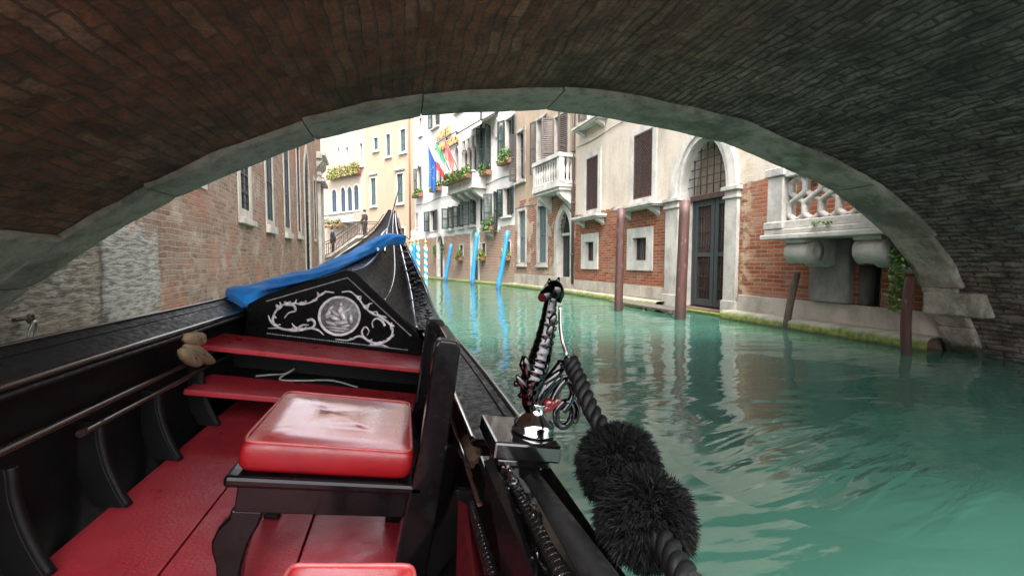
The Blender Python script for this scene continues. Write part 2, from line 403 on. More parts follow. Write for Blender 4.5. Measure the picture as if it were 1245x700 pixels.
# shell of the bridge: spandrels, deck, back face
TOPZ = 2.95
sb = MB()
out = [(p.x, p.z) for p in prof]
def arch_face(y, dd):
    for i in range(len(prof) - 1):
        a, c_ = inset(prof[i], i, dd), inset(prof[i + 1], i + 1, dd)
        sb.face([(a.x - BO.x, y - BO.y, a.z), (c_.x - BO.x, y - BO.y, c_.z), (c_.x - BO.x, y - BO.y, TOPZ), (a.x - BO.x, y - BO.y, TOPZ)])
arch_face(BY1 - .05, .12); arch_face(BY0 + .0, .03)
for y in (BY1 - .05, BY0):
    for xa, xb in ((-7, prof[0].x + .0), (prof[-1].x, 10.5)):
        sb.face([(xa - BO.x, y - BO.y, -1.5), (xb - BO.x, y - BO.y, -1.5), (xb - BO.x, y - BO.y, TOPZ), (xa - BO.x, y - BO.y, TOPZ)])
sb.face([(-7 - BO.x, BY0 - BO.y, TOPZ), (10.5 - BO.x, BY0 - BO.y, TOPZ), (10.5 - BO.x, BY1 - .05 - BO.y, TOPZ), (-7 - BO.x, BY1 - .05 - BO.y, TOPZ)])
for xa in (-7, 10.5): sb.face([(xa - BO.x, BY0 - BO.y, -1.5), (xa - BO.x, BY1 - .05 - BO.y, -1.5), (xa - BO.x, BY1 - .05 - BO.y, TOPZ), (xa - BO.x, BY0 - BO.y, TOPZ)])
M['span'] = facade('spandrel_brick', (.4, .36, .3), [(.12, .05, .035), (.22, .09, .06), (.28, .14, .09)], (.22, .2, .17), 9)
sb.build('spandrel', M['span'], bridge)
# voussoirs of the far arch ring: real joints between blocks
joints = [0, 5, 17, 33, 51, 63, 73, 87, 103, 119, 131, 144, 155, len(prof) - 1]
rb = MB()
for k in range(len(joints) - 1):
    i0, i1 = joints[k], joints[k + 1]; n = i1 - i0
    y0 = (3.52, 3.52, 3.50, 3.48, 3.44, 3.40, 3.42, 3.40, 3.42, 3.42, 3.46, 3.52, 3.52)[k]; dz = random.uniform(-.004, .004)
    st = []
    for i in range(i0, i1 + 1):
        t = (i - i0) / n; sh = .006 if i in (i0, i1) else 0
        p = prof[i].copy()
        ch = prof[i0].lerp(prof[i1], t); p = p.lerp(ch, .35)      # each block is a little flatter than the true curve
        tg = (prof[min(i + 1, len(prof) - 1)] - prof[max(i - 1, 0)]).normalized()
        if i == i0: p += tg * .004
        if i == i1: p -= tg * .004
        nn = V((-tg.z, 0, tg.x)); lo = p - nn * (dz) + nn * sh; hi = p + nn * .34
        st.append((lo, hi))
    N5 = 7
    for a in range(len(st) - 1):
        (l0, h0), (l1, h1) = st[a], st[a + 1]
        def wob(p, y): return p + V((0, 0, .012 * NZ.noise(V((p.x * 2.3, y * 2.3, p.z * 2.3))) + .005 * NZ.noise(V((p.x * 9, y * 9, p.z * 9)))))
        for j in range(N5):
            ya, yb = y0 + (BY1 - y0) * j / N5, y0 + (BY1 - y0) * (j + 1) / N5
            q = [wob(l0, ya), wob(l1, ya), wob(l1, yb), wob(l0, yb)]
            rb.face([(p.x - BO.x, yy - BO.y, p.z) for p, yy in zip(q, (ya, ya, yb, yb))], 0, True)
        f0, f1 = wob(l0, BY1), wob(l1, BY1)
        rb.face([(f0.x - BO.x, BY1 - BO.y, f0.z), (f1.x - BO.x, BY1 - BO.y, f1.z), (h1.x - BO.x, BY1 - BO.y, h1.z), (h0.x - BO.x, BY1 - BO.y, h0.z)])
        g0, g1 = wob(l0, y0), wob(l1, y0)
        rb.face([(g0.x - BO.x, y0 - BO.y, g0.z), (g1.x - BO.x, y0 - BO.y, g1.z), (h1.x - BO.x, y0 - BO.y, h1.z), (h0.x - BO.x, y0 - BO.y, h0.z)])
        rb.face([(h0.x - BO.x, y0 - BO.y, h0.z), (h1.x - BO.x, y0 - BO.y, h1.z), (h1.x - BO.x, BY1 - BO.y, h1.z), (h0.x - BO.x, BY1 - BO.y, h0.z)])
    for (l, h), in ((st[0],), (st[-1],)):
        rb.face([(l.x - BO.x, y0 - BO.y, l.z), (l.x - BO.x, BY1 - BO.y, l.z), (h.x - BO.x, BY1 - BO.y, h.z), (h.x - BO.x, y0 - BO.y, h.z)])
rb.build('arch_ring', M['ring'], bridge, recalc=True)
# long impost stones bedded in the abutments
def profile_at(z, right):
    best = min((p for p in prof if (p.x > 1.5) == right), key=lambda p: abs(p.z - z)); return best
ib = MB()
zs = [.44, .52, .60, .68]
ib.box(5.60 - BO.x, 6.3 - BO.x, 3.30 - BO.y, 3.845 - BO.y, .43, .68)
ib.build('impost_stone', M['ring'], bridge, bevel=.02)
ib = MB(); rows = []
idx = [i for i, p in enumerate(prof) if p.x < 0 and .25 < p.z < 1.19]
for i in idx: rows.append([(lambda q: (q.x - BO.x, y - BO.y, q.z))(inset(prof[i], i, -.004 + .012 * NZ.noise(V((prof[i].x * 3, y * 2, 1))))) for y in [1.2 + 2.30 * k / 16 for k in range(17)]])
ib.grid(rows)
for e, s_ in ((0, 1), (-1, -1)):
    ib.grid([rows[e], [(x - .0, y, z) if False else (x - .06, y, z + (.04 if e else -.04)) for x, y, z in rows[e]]])
ib.build('impost_stone', M['ring'], bridge)

# ------------------------------------------------------------------ buildings
def hole_poly(x0, x1, z0, zs, rise=0, pointed=False, n=12):
    pts = [(x0, z0), (x1, z0), (x1, zs)]; cx, hw = (x0 + x1) / 2, (x1 - x0) / 2
    if rise:
        if pointed:
            for k in range(1, n): a = R(60) * k / n; pts.append((cx - hw + 2 * hw * cos(a), zs + rise * sin(a) / sin(R(60))))
            pts.append((cx, zs + rise))
            for k in range(n - 1, 0, -1): a = R(60) * k / n; pts.append((cx + hw - 2 * hw * cos(a), zs + rise * sin(a) / sin(R(60))))
        else:
            for k in range(1, 2 * n): a = pi * k / (2 * n); pts.append((cx + hw * cos(a), zs + rise * sin(a)))
    pts.append((x0, zs)); return pts

class Building:
    def __init__(s, name, label, P, ang, cat='building', left=False):
        s.left = left
        s.e = thing(name, label, cat, P, (0, 0, R(-90 + ang) if left else R(90 + ang))); s.holes = []
    def world(s, x, y, z): 
        a = s.e.rotation_euler.z; return V((s.e.location.x + x * cos(a) - y * sin(a), s.e.location.y + x * sin(a) + y * cos(a), z))
    def wall(s, x0, x1, z0, z1, mat, reveal=.3, depth=3.0, ymin=None):
        outer = [(x0, z0), (x1, z0), (x1, z1), (x0, z1)]; loops = [outer] + s.holes
        flat = [p for l in loops for p in l]; tris = tessellate_polygon([[V((x, z, 0)) for x, z in l] for l in loops])
        b = MB(); b.raw([(x, 0, z) for x, z in flat], [list(t) for t in tris])
        for h in s.holes:
            for i in range(len(h)):
                (xa, za), (xb, zb) = h[i], h[(i + 1) % len(h)]
                b.face([(xa, 0, za), (xb, 0, zb), (xb, -reveal, zb), (xa, -reveal, za)])
        for x in (x0, x1): b.face([(x, 0, z0), (x, -depth, z0), (x, -depth, z1), (x, 0, z1)])
        b.face([(x0, 0, z1), (x1, 0, z1), (x1, -depth, z1), (x0, -depth, z1)]); b.face([(x0, -depth, z0), (x1, -depth, z0), (x1, -depth, z1), (x0, -depth, z1)])
        return b.build('wall', mat, s.e)
    def frame(s, name, x0, x1, z0, zs, rise, pointed, fr, proud, depth, mat, bottom=True, e=.0):
        inn = hole_poly(x0, x1, z0, zs, rise, pointed); o = hole_poly(x0 - fr, x1 + fr, z0 - (fr if bottom else 0), zs if rise else zs + fr, (rise + fr) if rise else 0, pointed)
        n = len(inn); b = MB()
        for i in range(n):
            if i == 0 and not bottom: continue
            j = (i + 1) % n; (a0, a1), (b0, b1), (c0, c1), (d0, d1) = o[i], o[j], inn[j], inn[i]
            b.face([(a0, proud, a1), (b0, proud, b1), (c0, proud, c1), (d0, proud, d1)])
            b.face([(a0, -.01, a1), (b0, -.01, b1), (b0, proud, b1), (a0, proud, a1)])
            b.face([(d0, proud, d1), (c0, proud, c1), (c0, -depth, c1), (d0, -depth, d1)])
        return b.build(name, mat, s.e)
    def window(s, x0, x1, z0, zs, rise=0, pointed=False, fr=.12, proud=.03, depth=.2, mat='stone', pane='glass', bars=(1, 2), sash='sh_brown', sill=None,
               shutters=None, shmat='sh_green', shw=None, grille=None, name='window', bottom=True, leaf=None):
        g = .012; s.holes.append(hole_poly(x0 - g, x1 + g, z0 - g, zs + (0 if rise else g), rise + g if rise else 0, pointed))
        f = s.frame(name, x0, x1, z0, zs, rise, pointed, fr, proud, depth + .02, M[mat], bottom)
        top = zs + rise; hp = hole_poly(x0 + .001, x1 - .001, z0, zs, rise, pointed)
        b = MB(); b.prism(hp, -depth - .03, -depth, lambda a, c, d: (a, d, c), 0)
        if bars:
            nx, nz = bars; k = .028
            for i in range(nx + 2):
                x = x0 + (x1 - x0) * i / (nx + 1); b.box(max(x0, x - k), min(x1, x + k), -depth - .005, -depth + .03, z0, zs + (rise * .93 if abs(x - (x0 + x1) / 2) < .1 else 0), 1)
            for i in range(nz + 2):
                z = z0 + (zs - z0) * i / (nz + 1); b.box(x0, x1, -depth - .005, -depth + .027, max(z0, z - k), min(zs + k, z + k), 1)
        b.build('pane', [M[pane], M[sash]], f)
        if sill:
            sb = MB(); ex, hh, pr = sill; sb.box(x0 - fr - ex, x1 + fr + ex, 0.002, pr, z0 - fr - hh, z0 - fr + .0); sb.build('sill', M[mat], f, bevel=.012)
        if grille: s.grille(f, x0, x1, z0, zs, rise, grille)
        if shutters:
            W = shw or (x1 - x0) / 2
            for side in (-1, 1):
                ang = shutters if isinstance(shutters, (int, float)) else 0
                ob = shutter_mesh(W, zs + rise * .6 - z0, M[shmat]).build('shutter', M[shmat], f)
                hx = x0 if side < 0 else x1
                ob.location = (hx, proud + .02, z0)
                ob.rotation_euler = (0, 0, R(180 - ang) if side < 0 else R(ang))
        return f
    def grille(s, f, x0, x1, z0, zs, rise, kind, y=-.04):
        b = MB()
        if kind == 'lattice':
            p = .085; H = zs - z0; W = x1 - x0; yy = .0
            n = int((W + H) / p) + 1
            for i in range(n):
                c_ = i * p
                for sg in (1, -1):
                    # line x+z=c inside rectangle
                    xa = max(0, c_ - H); xb = min(W, c_)
                    if xb - xa < .02: continue
                    A = (xa, c_ - xa); B = (xb, c_ - xb)
                    if sg < 0: A = (W - A[0], A[1]); B = (W - B[0], B[1])
                    b.tube([(x0 + A[0], yy + .006 * sg, z0 + A[1]), (x0 + B[0], yy + .006 * sg, z0 + B[1])], .014, 4)
            for xa, xb, za, zb in ((x0, x0 + .04, z0, zs), (x1 - .04, x1, z0, zs), (x0, x1, z0, z0 + .04), (x0, x1, zs - .04, zs)): b.box(xa, xb, -.02, .025, za, zb)
            return b.build('grille', M['lattice'], f)
        sx, sz, mat = kind; cx, hw = (x0 + x1) / 2, (x1 - x0) / 2
        n = max(2, round((x1 - x0) / sx))
        for i in range(1, n):
            x = x0 + (x1 - x0) * i / n; t = zs + (rise * math.sqrt(max(0, 1 - ((x - cx) / hw) ** 2)) if rise else 0)
            b.tube([(x, y, z0), (x, y, t)], .011, 6)
        n = max(2, round((zs + rise - z0) / sz))
        for i in range(1, n):
            z = z0 + (zs + rise - z0) * i / n; w_ = hw if z < zs else hw * math.sqrt(max(0, 1 - ((z - zs) / rise) ** 2))
            b.tube([(cx - w_, y + .016, z), (cx + w_, y + .016, z)], .011, 6)
        return b.build('grille', M[mat], f)

def shutter_mesh(w_, h, mat):
    b = MB(); t = .035; k = .055
    b.box(0, k, 0, t, 0, h); b.box(w_ - k, w_, 0, t, 0, h)
    for z in (0, h / 2 - k / 2, h - k): b.box(k, w_ - k, 0, t, z, z + k)
    for za, zb in ((k, h / 2 - k / 2), (h / 2 + k / 2, h - k)):
        n = max(3, int((zb - za) / .06))
        for i in range(n):
            z = za + (zb - za) * (i + .5) / n
            b.raw([(k, .004, z + .022), (w_ - k, .004, z + .022), (w_ - k, t - .004, z - .022), (k, t - .004, z - .022)], [(0, 1, 2, 3)])
    return b

def leaves(b, c, r, n, size, ms=(0,), droop=0):
    c = V(c)
    for _ in range(n):
        d = V((random.gauss(0, 1), random.gauss(0, 1), random.gauss(0, 1))).normalized() * (random.random() ** .45)
        p = c + V((d.x * r[0], d.y * r[1], d.z * r[2])); s = size * random.uniform(.6, 1.4)
        a = V((random.uniform(-1, 1), random.uniform(-1, 1), random.uniform(-.6, 1))).normalized(); q = a.orthogonal().normalized()
        q = Matrix.Rotation(random.uniform(0, 6.3), 3, a) @ q
        b.face([p - a * s * .5, p + q * s * .28, p + a * s * .5, p - q * s * .28], random.choice(ms))
def planter(name, label, bld, x0, x1, y0, y1, z0, h, n, size=.09, tall=.28, ms=(0, 0, 1), mats=('leaf', 'leaf_dark', 'flower'), group='planted window boxes', boxmat='terracotta', trail=0.1):
    L = bld.world((x0 + x1) / 2, (y0 + y1) / 2, z0)
    t = thing(name, label, 'flower box', L, (0, 0, bld.e.rotation_euler.z), group)
    w_, d = (x1 - x0) / 2, (y1 - y0) / 2; b = MB()
    b.prism([(-w_ * .96, 0), (w_ * .96, 0), (w_, h), (-w_, h)], -d, d, lambda a, c, e: (a, e, c)); b.build('trough', M[boxmat], t, bevel=.01)
    b = MB(); k = max(2, int(w_ * 2 / .3))
    for i in range(k):
        x = -w_ + w_ * 2 * (i + .5) / k
        leaves(b, (x, random.uniform(-.2, .4) * d, h + tall * .45 * random.uniform(.6, 1.25)), (.2, d * 1.25, tall * .62 * random.uniform(.7, 1.2)), n // k, size, ms)
        if trail: leaves(b, (x, d * 1.15, h * .6), (.17, .06, trail), n // (k * 4), size, ms)
    b.build('foliage', [M[q] for q in mats], t)
    return t
def slab(b, x0, x1, y0, y1, z0, z1): b.box(x0, x1, y0, y1, z0, z1)
BAL = [(.055, 0), (.055, .04), (.03, .06), (.05, .16), (.062, .24), (.05, .32), (.028, .40), (.03, .46), (.052, .50), (.052, .55)]
def balusters(b, pts, z, h, r=1):
    for x, y in pts: b.lathe([(q * r, z + k / .55 * h) for q, k in BAL], (x, y, 0), 10)
def corbel(b, x0, x1, z1, d, h):
    n = 10; poly = [(0.002, z1), (d, z1), (d, z1 - h * .18)]
    for k in range(1, n + 1):
        t = k / n; poly.append((d * (1 - t) ** 1.3 * (1 + .12 * sin(t * pi * 2)), z1 - h * .18 - h * .82 * t))
    poly[-1] = (0.002, z1 - h)
    b.prism(poly, x0, x1, lambda a, c, e: (e, a, c))

P1 = (5.98, 3.82, 0); P2 = (5.253, 13.493, 0); P3 = (4.462, 18.217, 0); P4 = (0.745, 30.005, 0); PL = (-2.75, 3.90, 0)
RED = [(.22, .058, .028), (.42, .120, .055), (.33, .090, .042), (.52, .19, .095), (.45, .25, .15)]
PINK = [(.27, .13, .085), (.40, .20, .13), (.34, .18, .12), (.46, .27, .18)]

# --- palazzo with the great portal
def r1_extra(t, x, z, vec, col):
    # worn patch of pale plaster run-off beside the portal and at the window sills
    m = t.math('MULTIPLY', t.ramp(t.math('ABSOLUTE', t.math('SUBTRACT', x, 2.97)), .0, .30, 1, 0), t.ramp(t.noise(vec, 6, 5), .46, .56))
    return t.mix(t.math('MULTIPLY', m, .8), col, (.42, .33, .22))
M['r1'] = facade('palazzo_wall', (.66, .57, .47), RED, (.34, .24, .17), 2.36, [(5.1, -.04), (7.3, .08)], amp=.16, msize=.008, warp=.018, stain=.5, damp=.5, dampcol=(.14, .12, .09), rh=.068, extra=r1_extra)
A = Building('palazzo', 'cream plastered palazzo with red brick below and a great arched portal', P1, 4.3)
A.window(8.22, 8.92, 2.50, 4.0, fr=.16, grille='lattice', mat='stone_white')
A.window(5.66, 6.42, 2.50, 4.03, fr=.15, grille='lattice', mat='stone_white')
A.window(8.2, 8.9, 5.15, 6.7, fr=.16, mat='stone_white', shutters=15, shmat='sh_brown')
A.window(5.66, 6.42, 5.15, 6.7, fr=.16, mat='stone_white', shutters=15, shmat='sh_brown')
A.window(8.42, 8.98, 1.02, 1.58, fr=.24, proud=.035, depth=.13, mat='stone_white', bars=(1, 0), sash='lattice', grille=None)
A.window(5.84, 6.42, 1.03, 1.57, fr=.24, proud=.035, depth=.13, mat='stone_white', bars=(1, 0), sash='lattice')
A.window(.74, 1.0, .42, .94, fr=.0, proud=.004, depth=.3, mat='concrete', bars=None, pane='dark', bottom=False)
# portal: tall pilasters, round arch, barred fanlight and slate door
por = A.window(3.38, 4.64, .08, 2.30, rise=1.05, fr=.0, proud=.002, depth=.42, mat='stone_white', bars=None, pane='dark', bottom=False, name='portal')
for xa, xb in ((4.66, 5.08), (3.07, 3.36)):
    b = MB()
    b.box(xa, xb, .004, .075, .05, 2.12); b.box(xa - .03, xb + .03, .003, .10, .05, .30)
    b.box(xa - .03, xb + .03, .003, .11, 2.12, 2.17); b.box(xa - .01, xb + .01, .003, .085, 2.17, 2.26); b.box(xa - .05, xb + .05, .003, .14, 2.26, 2.33)
    b.build('pilaster', M['stone'], por, bevel=.008)
b = MB(); inn = hole_poly(3.375, 4.645, 2.33, 2.34, 1.03, False, 16)[2:]; o1 = hole_poly(3.27, 4.75, 2.33, 2.34, 1.13, False, 16)[2:]; o2 = hole_poly(3.10, 4.92, 2.33, 2.34, 1.32, False, 16)[2:]
for p, q, ya, yb in ((inn, o1, .05, .05), (o1, o2, .09, .09)):
    for i in range(len(p) - 1):
        b.face([(p[i][0], ya, p[i][1]), (p[i + 1][0], ya, p[i + 1][1]), (q[i + 1][0], yb, q[i + 1][1]), (q[i][0], yb, q[i][1])])
for p, ya, yb in ((inn, -.02, .05), (o1, .05, .09), (o2, -.01, .09)):
    for i in range(len(p) - 1): b.face([(p[i][0], ya, p[i][1]), (p[i + 1][0], ya, p[i + 1][1]), (p[i + 1][0], yb, p[i + 1][1]), (p[i][0], yb, p[i][1])])
b.build('arch_moulding', M['stone_white'], por)
b = MB(); b.box(3.39, 4.63, -.30, -.20, 2.24, 2.34); b.build('transom', M['lattice'], por, bevel=.006)
A.grille(por, 3.38, 4.64, 2.34, 2.36, 1.0, (.18, .17, 'iron'), -.16)
b = MB(); b.prism(hole_poly(3.40, 4.62, 2.345, 2.36, 1.0), -.37, -.34, lambda a, c, d: (a, d, c)); b.build('fanlight', simple('dusty_fanlight', (.20, .165, .125), .6), por)
b = MB()
for xa, xb in ((3.44, 4.00), (4.02, 4.58)):
    b.box(xa, xa + .09, -.36, -.29, .10, 2.23); b.box(xb - .09, xb, -.36, -.29, .10, 2.23)
    for za, zb in ((.10, .24), (1.10, 1.18), (2.12, 2.23)): b.box(xa + .09, xb - .09, -.355, -.295, za, zb)
    b.box(xa + .09, xb - .09, -.37, -.345, .24, 2.12, 1)
b.box(3.39, 3.44, -.38, -.27, .09, 2.24); b.box(4.58, 4.63, -.38, -.27, .09, 2.24)
d_ = b.build('door', [M['door_slate'], M['iron']], por)
b = MB()
for xa, xb in ((3.53, 3.91), (4.11, 4.49)):
    for i in range(1, 5):
        x = xa + (xb - xa) * i / 5; b.tube([(x, -.325, .24), (x, -.325, 2.12)], .009, 6)
    for z in (.45, .7, 1.0, 1.05, 1.3, 1.6, 1.9): b.tube([(xa, -.315, z), (xb, -.315, z)], .008, 6)
b.build('grille', M['iron'], d_)
def baltex(b): pass
for x0, x1, z in ((7.72, 9.32, 2.31), (5.22, 6.82, 2.33), (7.72, 9.32, 4.95)):
    b = MB(); b.box(x0, x1, .004, .34, z - .06, z); b.box(x0 + .03, x1 - .03, .004, .30, z - .10, z - .061)
    for xa in (x0 + .14, x1 - .30): corbel(b, xa, xa + .15, z - .101, .24, .20)
    b.build('balcony_sill', M['stone_white'], A.e, bevel=.008)
b = MB()
b.box(.0, 3.04, .004, .05, .15, .42); b.box(5.08, 9.69, .004, .045, .15, .43)
for x in (.9, 1.65, 2.4, 6.0, 6.9, 7.8, 8.7): b.box(x - .004, x + .004, .03, .052, .16, .42)
b.build('plinth', M['plinth'], A.e, bevel=.012)
b = MB(); b.box(1.05, 1.62, .003, .14, .43, 1.32); b.build('buttress', M['concrete'], A.e, bevel=.03)
b = MB(); M4 = Matrix.Translation((5.18, .05, 4.05)) @ Matrix.Rotation(R(28), 4, 'X'); b.box(-.06, .06, 0, .5, -.05, .05, 0, M4); b.build('strut', M['sh_brown'], A.e, bevel=.01)
# stone balcony near the bridge
bal = MB()
bal.box(-.02, 1.92, .004, .76, 1.31, 1.38); bal.box(-.02, 1.88, .004, .72, 1.381, 1.455)
bal = bal.build('balcony', M['stone_white'], A.e, bevel=.014)
b = MB()
b.box(1.60, 1.86, .44, .70, 1.457, 2.20); b.box(1.57, 1.89, .41, .73, 1.457, 1.56); b.box(1.57, 1.89, .41, .73, 2.20, 2.32); b.build('pedestal', M['stone_white'], bal, bevel=.014)
b = MB(); b.box(-.02, 1.598, .47, .67, 1.457, 1.57); b.box(-.02, 1.598, .45, .69, 2.17, 2.30)
b.box(1.62, 1.84, .02, .43, 1.457, 1.57); b.box(1.61, 1.85, .02, .43, 2.17, 2.30); b.build('rail', M['stone_white'], bal, bevel=.012)
b = MB()
for j in range(7):                        # interlaced pierced parapet
    x = 1.47 - j * .235
    for sg in (1, -1):
        pth = []
        for k in range(25):
            t = k / 24; z = 1.57 + .60 * t
            pth.append((x + sg * .118 * math.copysign(min(1, abs(sin(2 * pi * t)) * 1.35), sin(2 * pi * t)), .57 + .012 * sg, z))
        b.tube(pth, .040, 8, flat=((0, 1, 0), 1.2))
b.build('pierced_panel', M['stone_white'], bal)
for xa in (1.22, .28):
    b = MB(); rr = .165
    b.lathe([(rr * .25, -.006), (rr * .3, -.02), (rr * .55, -.02), (rr * .6, -.004), (rr, 0), (rr * .93, .05), (rr * .98, .12), (rr * .90, .17), (rr * .98, .22), (rr * .93, .29), (rr, .34), (rr * .6, .345)], (xa, .53, 1.135), 28, 0, 'x')
    b.prism([(.004, 1.305), (.70, 1.305), (.70, 1.26), (.55, 1.24), (.42, 1.20), (.40, 1.0), (.25, .93), (.10, .98), (.004, .86)], xa + .012, xa + .33, lambda a, c, e: (e, a, c))
    b.build('scroll_corbel', M['stone'], bal, bevel=0)
A.wall(.02, 9.68, -1.2, 8.0, M['r1'], reveal=.42)
b = MB()
def quay(b, pts, y1, z1, jit=.015, seg=.35):
    x0, x1 = pts; n = int((x1 - x0) / seg); prev = None
    for i in range(n + 1):
        x = x0 + (x1 - x0) * i / n; d = NZ.noise(V((x * 2.1, 1, 4))) * jit * 2
        sec = [(x, .002, z1 + d * .3), (x, y1 - .05 + d, z1 + d * .2), (x, y1 + d, z1 - .03), (x, y1 + .015 + d, .02), (x, y1 + d, -.8)]
        if prev:
            for k in range(4): b.face([prev[k], sec[k], sec[k + 1], prev[k + 1]], 0, True)
        prev = sec
quay(b, (0, 3.1), .34, .15); quay(b, (5.0, 9.72), .32, .14)
b.box(3.1, 5.0, .004, .20, -.8, .05); b.build('mossy_ledge', M['quay'], A.e)
# landing stage by the portal
q = A.world(5.0, .60, 0)
lt = thing('landing_stage', 'low dark timber landing stage at the foot of the great portal', 'landing stage', q, (0, 0, A.e.rotation_euler.z))
b = MB()
for i in range(5): b.box(-1.15, 1.15, -.22 + i * .09, -.22 + i * .09 + .08, .055, .095)
b.build('deck', wood('wet_planks', (.14, .12, .10), (.05, .045, .04), wet=False), lt, bevel=.006)
for x in (-1.0, 0, 1.0): b = MB(); b.tube([(x, 0, -.9), (x, 0, .054)], .05, 8); b.build('pile', M['concrete'], lt)
b = MB()
for k in range(3): leaves(b, (.09 * k - .1, .02 * (k % 2), .02), (.06, .03, .03), 26, .035, (0, 0, 0, 1))
o = b.build('weeds', [M['leaf'], M['leaf_dark']], loc=A.world(1.0, .735, 1.47), rot=A.e.rotation_euler); tag(o, 'small green weeds sprouting along the near stone balcony ledge', 'weeds')
# ivy hanging beside the balcony
b = MB()
for k in range(5):
    x, y = random.uniform(-.07, .07), random.uniform(-.05, .05)
    for z in range(14): leaves(b, (x + .03 * sin(z), y, -.05 * z), (.05, .05, .045), 9, .045, (0, 0, 1))
iv = b.build('ivy', [M['leaf'], M['leaf_dark']], loc=A.world(.16, .62, 1.12))
tag(iv, 'trailing green ivy hanging below the balcony close to the bridge', 'ivy')

# --- narrow brick house with a baluster balcony
M['r2'] = facade('worn_house_wall', (.47, .36, .26), RED, (.40, .33, .26), .55, amp=.2, patch=(1.15, .47, 3.4), stain=.6, damp=1.0, dampcol=(.30, .26, .21))
B2 = Building('brick_house', 'narrow worn house of patchy brick with white baluster balcony', P2, 9.5)
for x0, x1 in ((3.74, 4.40), (1.96, 2.62)):
    f = B2.window(x0, x1, .97, 3.0, fr=.10, depth=.10, pane='sh_blue', bars=(1, 1), sash='sh_blue', sill=(.04, .08, .07), mat='stone')
f = B2.window(.28, 1.14, .16, 1.92, rise=.78, pointed=True, fr=.22, depth=.24, bars=None, pane='door_green', bottom=False, name='doorway')
b = MB(); b.box(.30, 1.12, -.2, -.12, 1.86, 1.95); b.build('transom', M['stone'], f)
B2.grille(f, .28, 1.14, 1.95, 2.0, .64, (.14, .14, 'black_iron'), -.08)
b = MB()
for xa in (.31, .72): b.box(xa, xa + .39, -.235, -.20, .18, 1.85); b.box(xa + .07, xa + .32, -.2, -.185, .3, .9); b.box(xa + .07, xa + .32, -.2, -.185, 1.05, 1.7)
b.build('door', M['door_green'], f, bevel=.01)
B2.window(3.85, 4.55, 4.25, 6.1, fr=.1, shutters=25, shmat='sh_brown', sill=(.05, .08, .12))
B2.window(.5, 1.35, 3.5, 5.8, fr=.1, shutters=70, shmat='sh_brown', bars=(1, 3))
B2.window(2.1, 2.75, 4.2, 6.1, fr=.1, shutters=12, shmat='sh_brown')
b = MB(); b.box(.05, 1.95, .004, .58, 3.32, 3.42); b.box(.08, 1.92, .004, .53, 3.22, 3.319)
for xa in (.14, 1.55): corbel(b, xa, xa + .22, 3.219, .48, .55)
bl = b.build('balcony', M['stone_white'], B2.e, bevel=.012)
b = MB()
balusters(b, [(.30 + i * .175, .47) for i in range(9)] + [(.13, .08 + i * .14) for i in range(3)] + [(1.87, .08 + i * .14) for i in range(3)], 3.52, .72, 1.0)
for x, y in ((.13, .47), (1.87, .47)): b.box(x - .08, x + .08, y - .08, y + .08, 3.42, 4.26)
b.box(.05, 1.95, .38, .56, 3.421, 3.52); b.box(.03, 1.97, .36, .58, 4.24, 4.36)
for x in (.13, 1.87): b.box(x - .09, x + .09, .004, .36, 3.421, 3.52); b.box(x - .10, x + .10, .004, .355, 4.24, 4.36)
b.build('balustrade', M['stone_white'], bl)
b = MB(); b.tube([(.06, .06, .3), (.06, .06, 8)], .045, 8)
for z in (1.2, 2.8, 4.4, 6): b.tube([(.06, .06, z), (.06, .06, z + .06)], .06, 8)
b.build('drainpipe', M['sh_brown'], B2.e)
b = MB(); b.box(.05, 4.78, .004, .05, .1, .50); b.build('plinth', M['plinth'], B2.e, bevel=.01)
b = MB(); b.tube([(.2 + x, .02, 3.12 + .04 * sin(x * 2)) for x in [i * .3 for i in range(16)]], .010, 5); b.build('cable', M['black_iron'], B2.e)
b = MB(); b.tube([(x, .02, 4.5 + .03 * sin(x * 2)) for x in [i * .3 for i in range(33)]], .009, 5); b.build('cable', M['sh_brown'], A.e)
b = MB(); quay(b, (0, 4.8), .34, .13); b.build('mossy_ledge', M['quay'], B2.e)
B2.wall(.01, 4.78, -1.2, 8.6, M['r2'])

# --- white hotel
M['hotel'] = facade('hotel_wall', (.74, .72, .69), PINK, (.50, .42, .34), 2.50, [(1.2, -.12), (3.0, .0)], amp=.10, stain=.22, damp=.7, dampcol=(.26, .22, .18))
H = Building('hotel', 'white plastered hotel with green shutters and flags above pink brick', P3, 17.5)
def hw(x0, x1, z0, z1, **k): return H.window(x0, x1, z0, z1, **{**dict(fr=.07, proud=.025, mat='stone_white', shmat='sh_green', sash='sh_brown'), **k})
hw(11.75, 12.1, 3.1, 4.05); hw(8.85, 9.65, 2.8, 3.95, shutters=8, shw=.62)
hw(6.15, 6.85, 2.75, 3.83, shutters=80, sill=(.05, .06, .12)); hw(4.95, 5.55, 2.77, 3.83, shutters=75, sill=(.05, .06, .12)); hw(3.55, 4.2, 2.78, 3.9, shutters=60, shw=.45, sill=(.05, .06, .12))
hw(2.25, 2.62, 2.85, 3.95); hw(1.45, 1.90, 2.36, 4.0, shutters=50, shw=.38); hw(.33, .93, 2.95, 4.08, shutters=10, shw=.36, sill=(.06, .06, .12))
for x0, x1, z1 in ((7.7, 8.5, 2.0), (3.35, 4.05, 2.1)):
    f = hw(x0, x1, .12, z1, rise=.45, fr=.16, pane='door_green', bars=None, bottom=False, name='doorway')
    b = MB(); m_ = (x0 + x1) / 2; b.box(x0 + .02, m_ - .01, -.2, -.16, .12, z1); b.box(m_ + .01, x1 - .02, -.2, -.16, .12, z1); b.build('door', M['door_green'], f, bevel=.01)
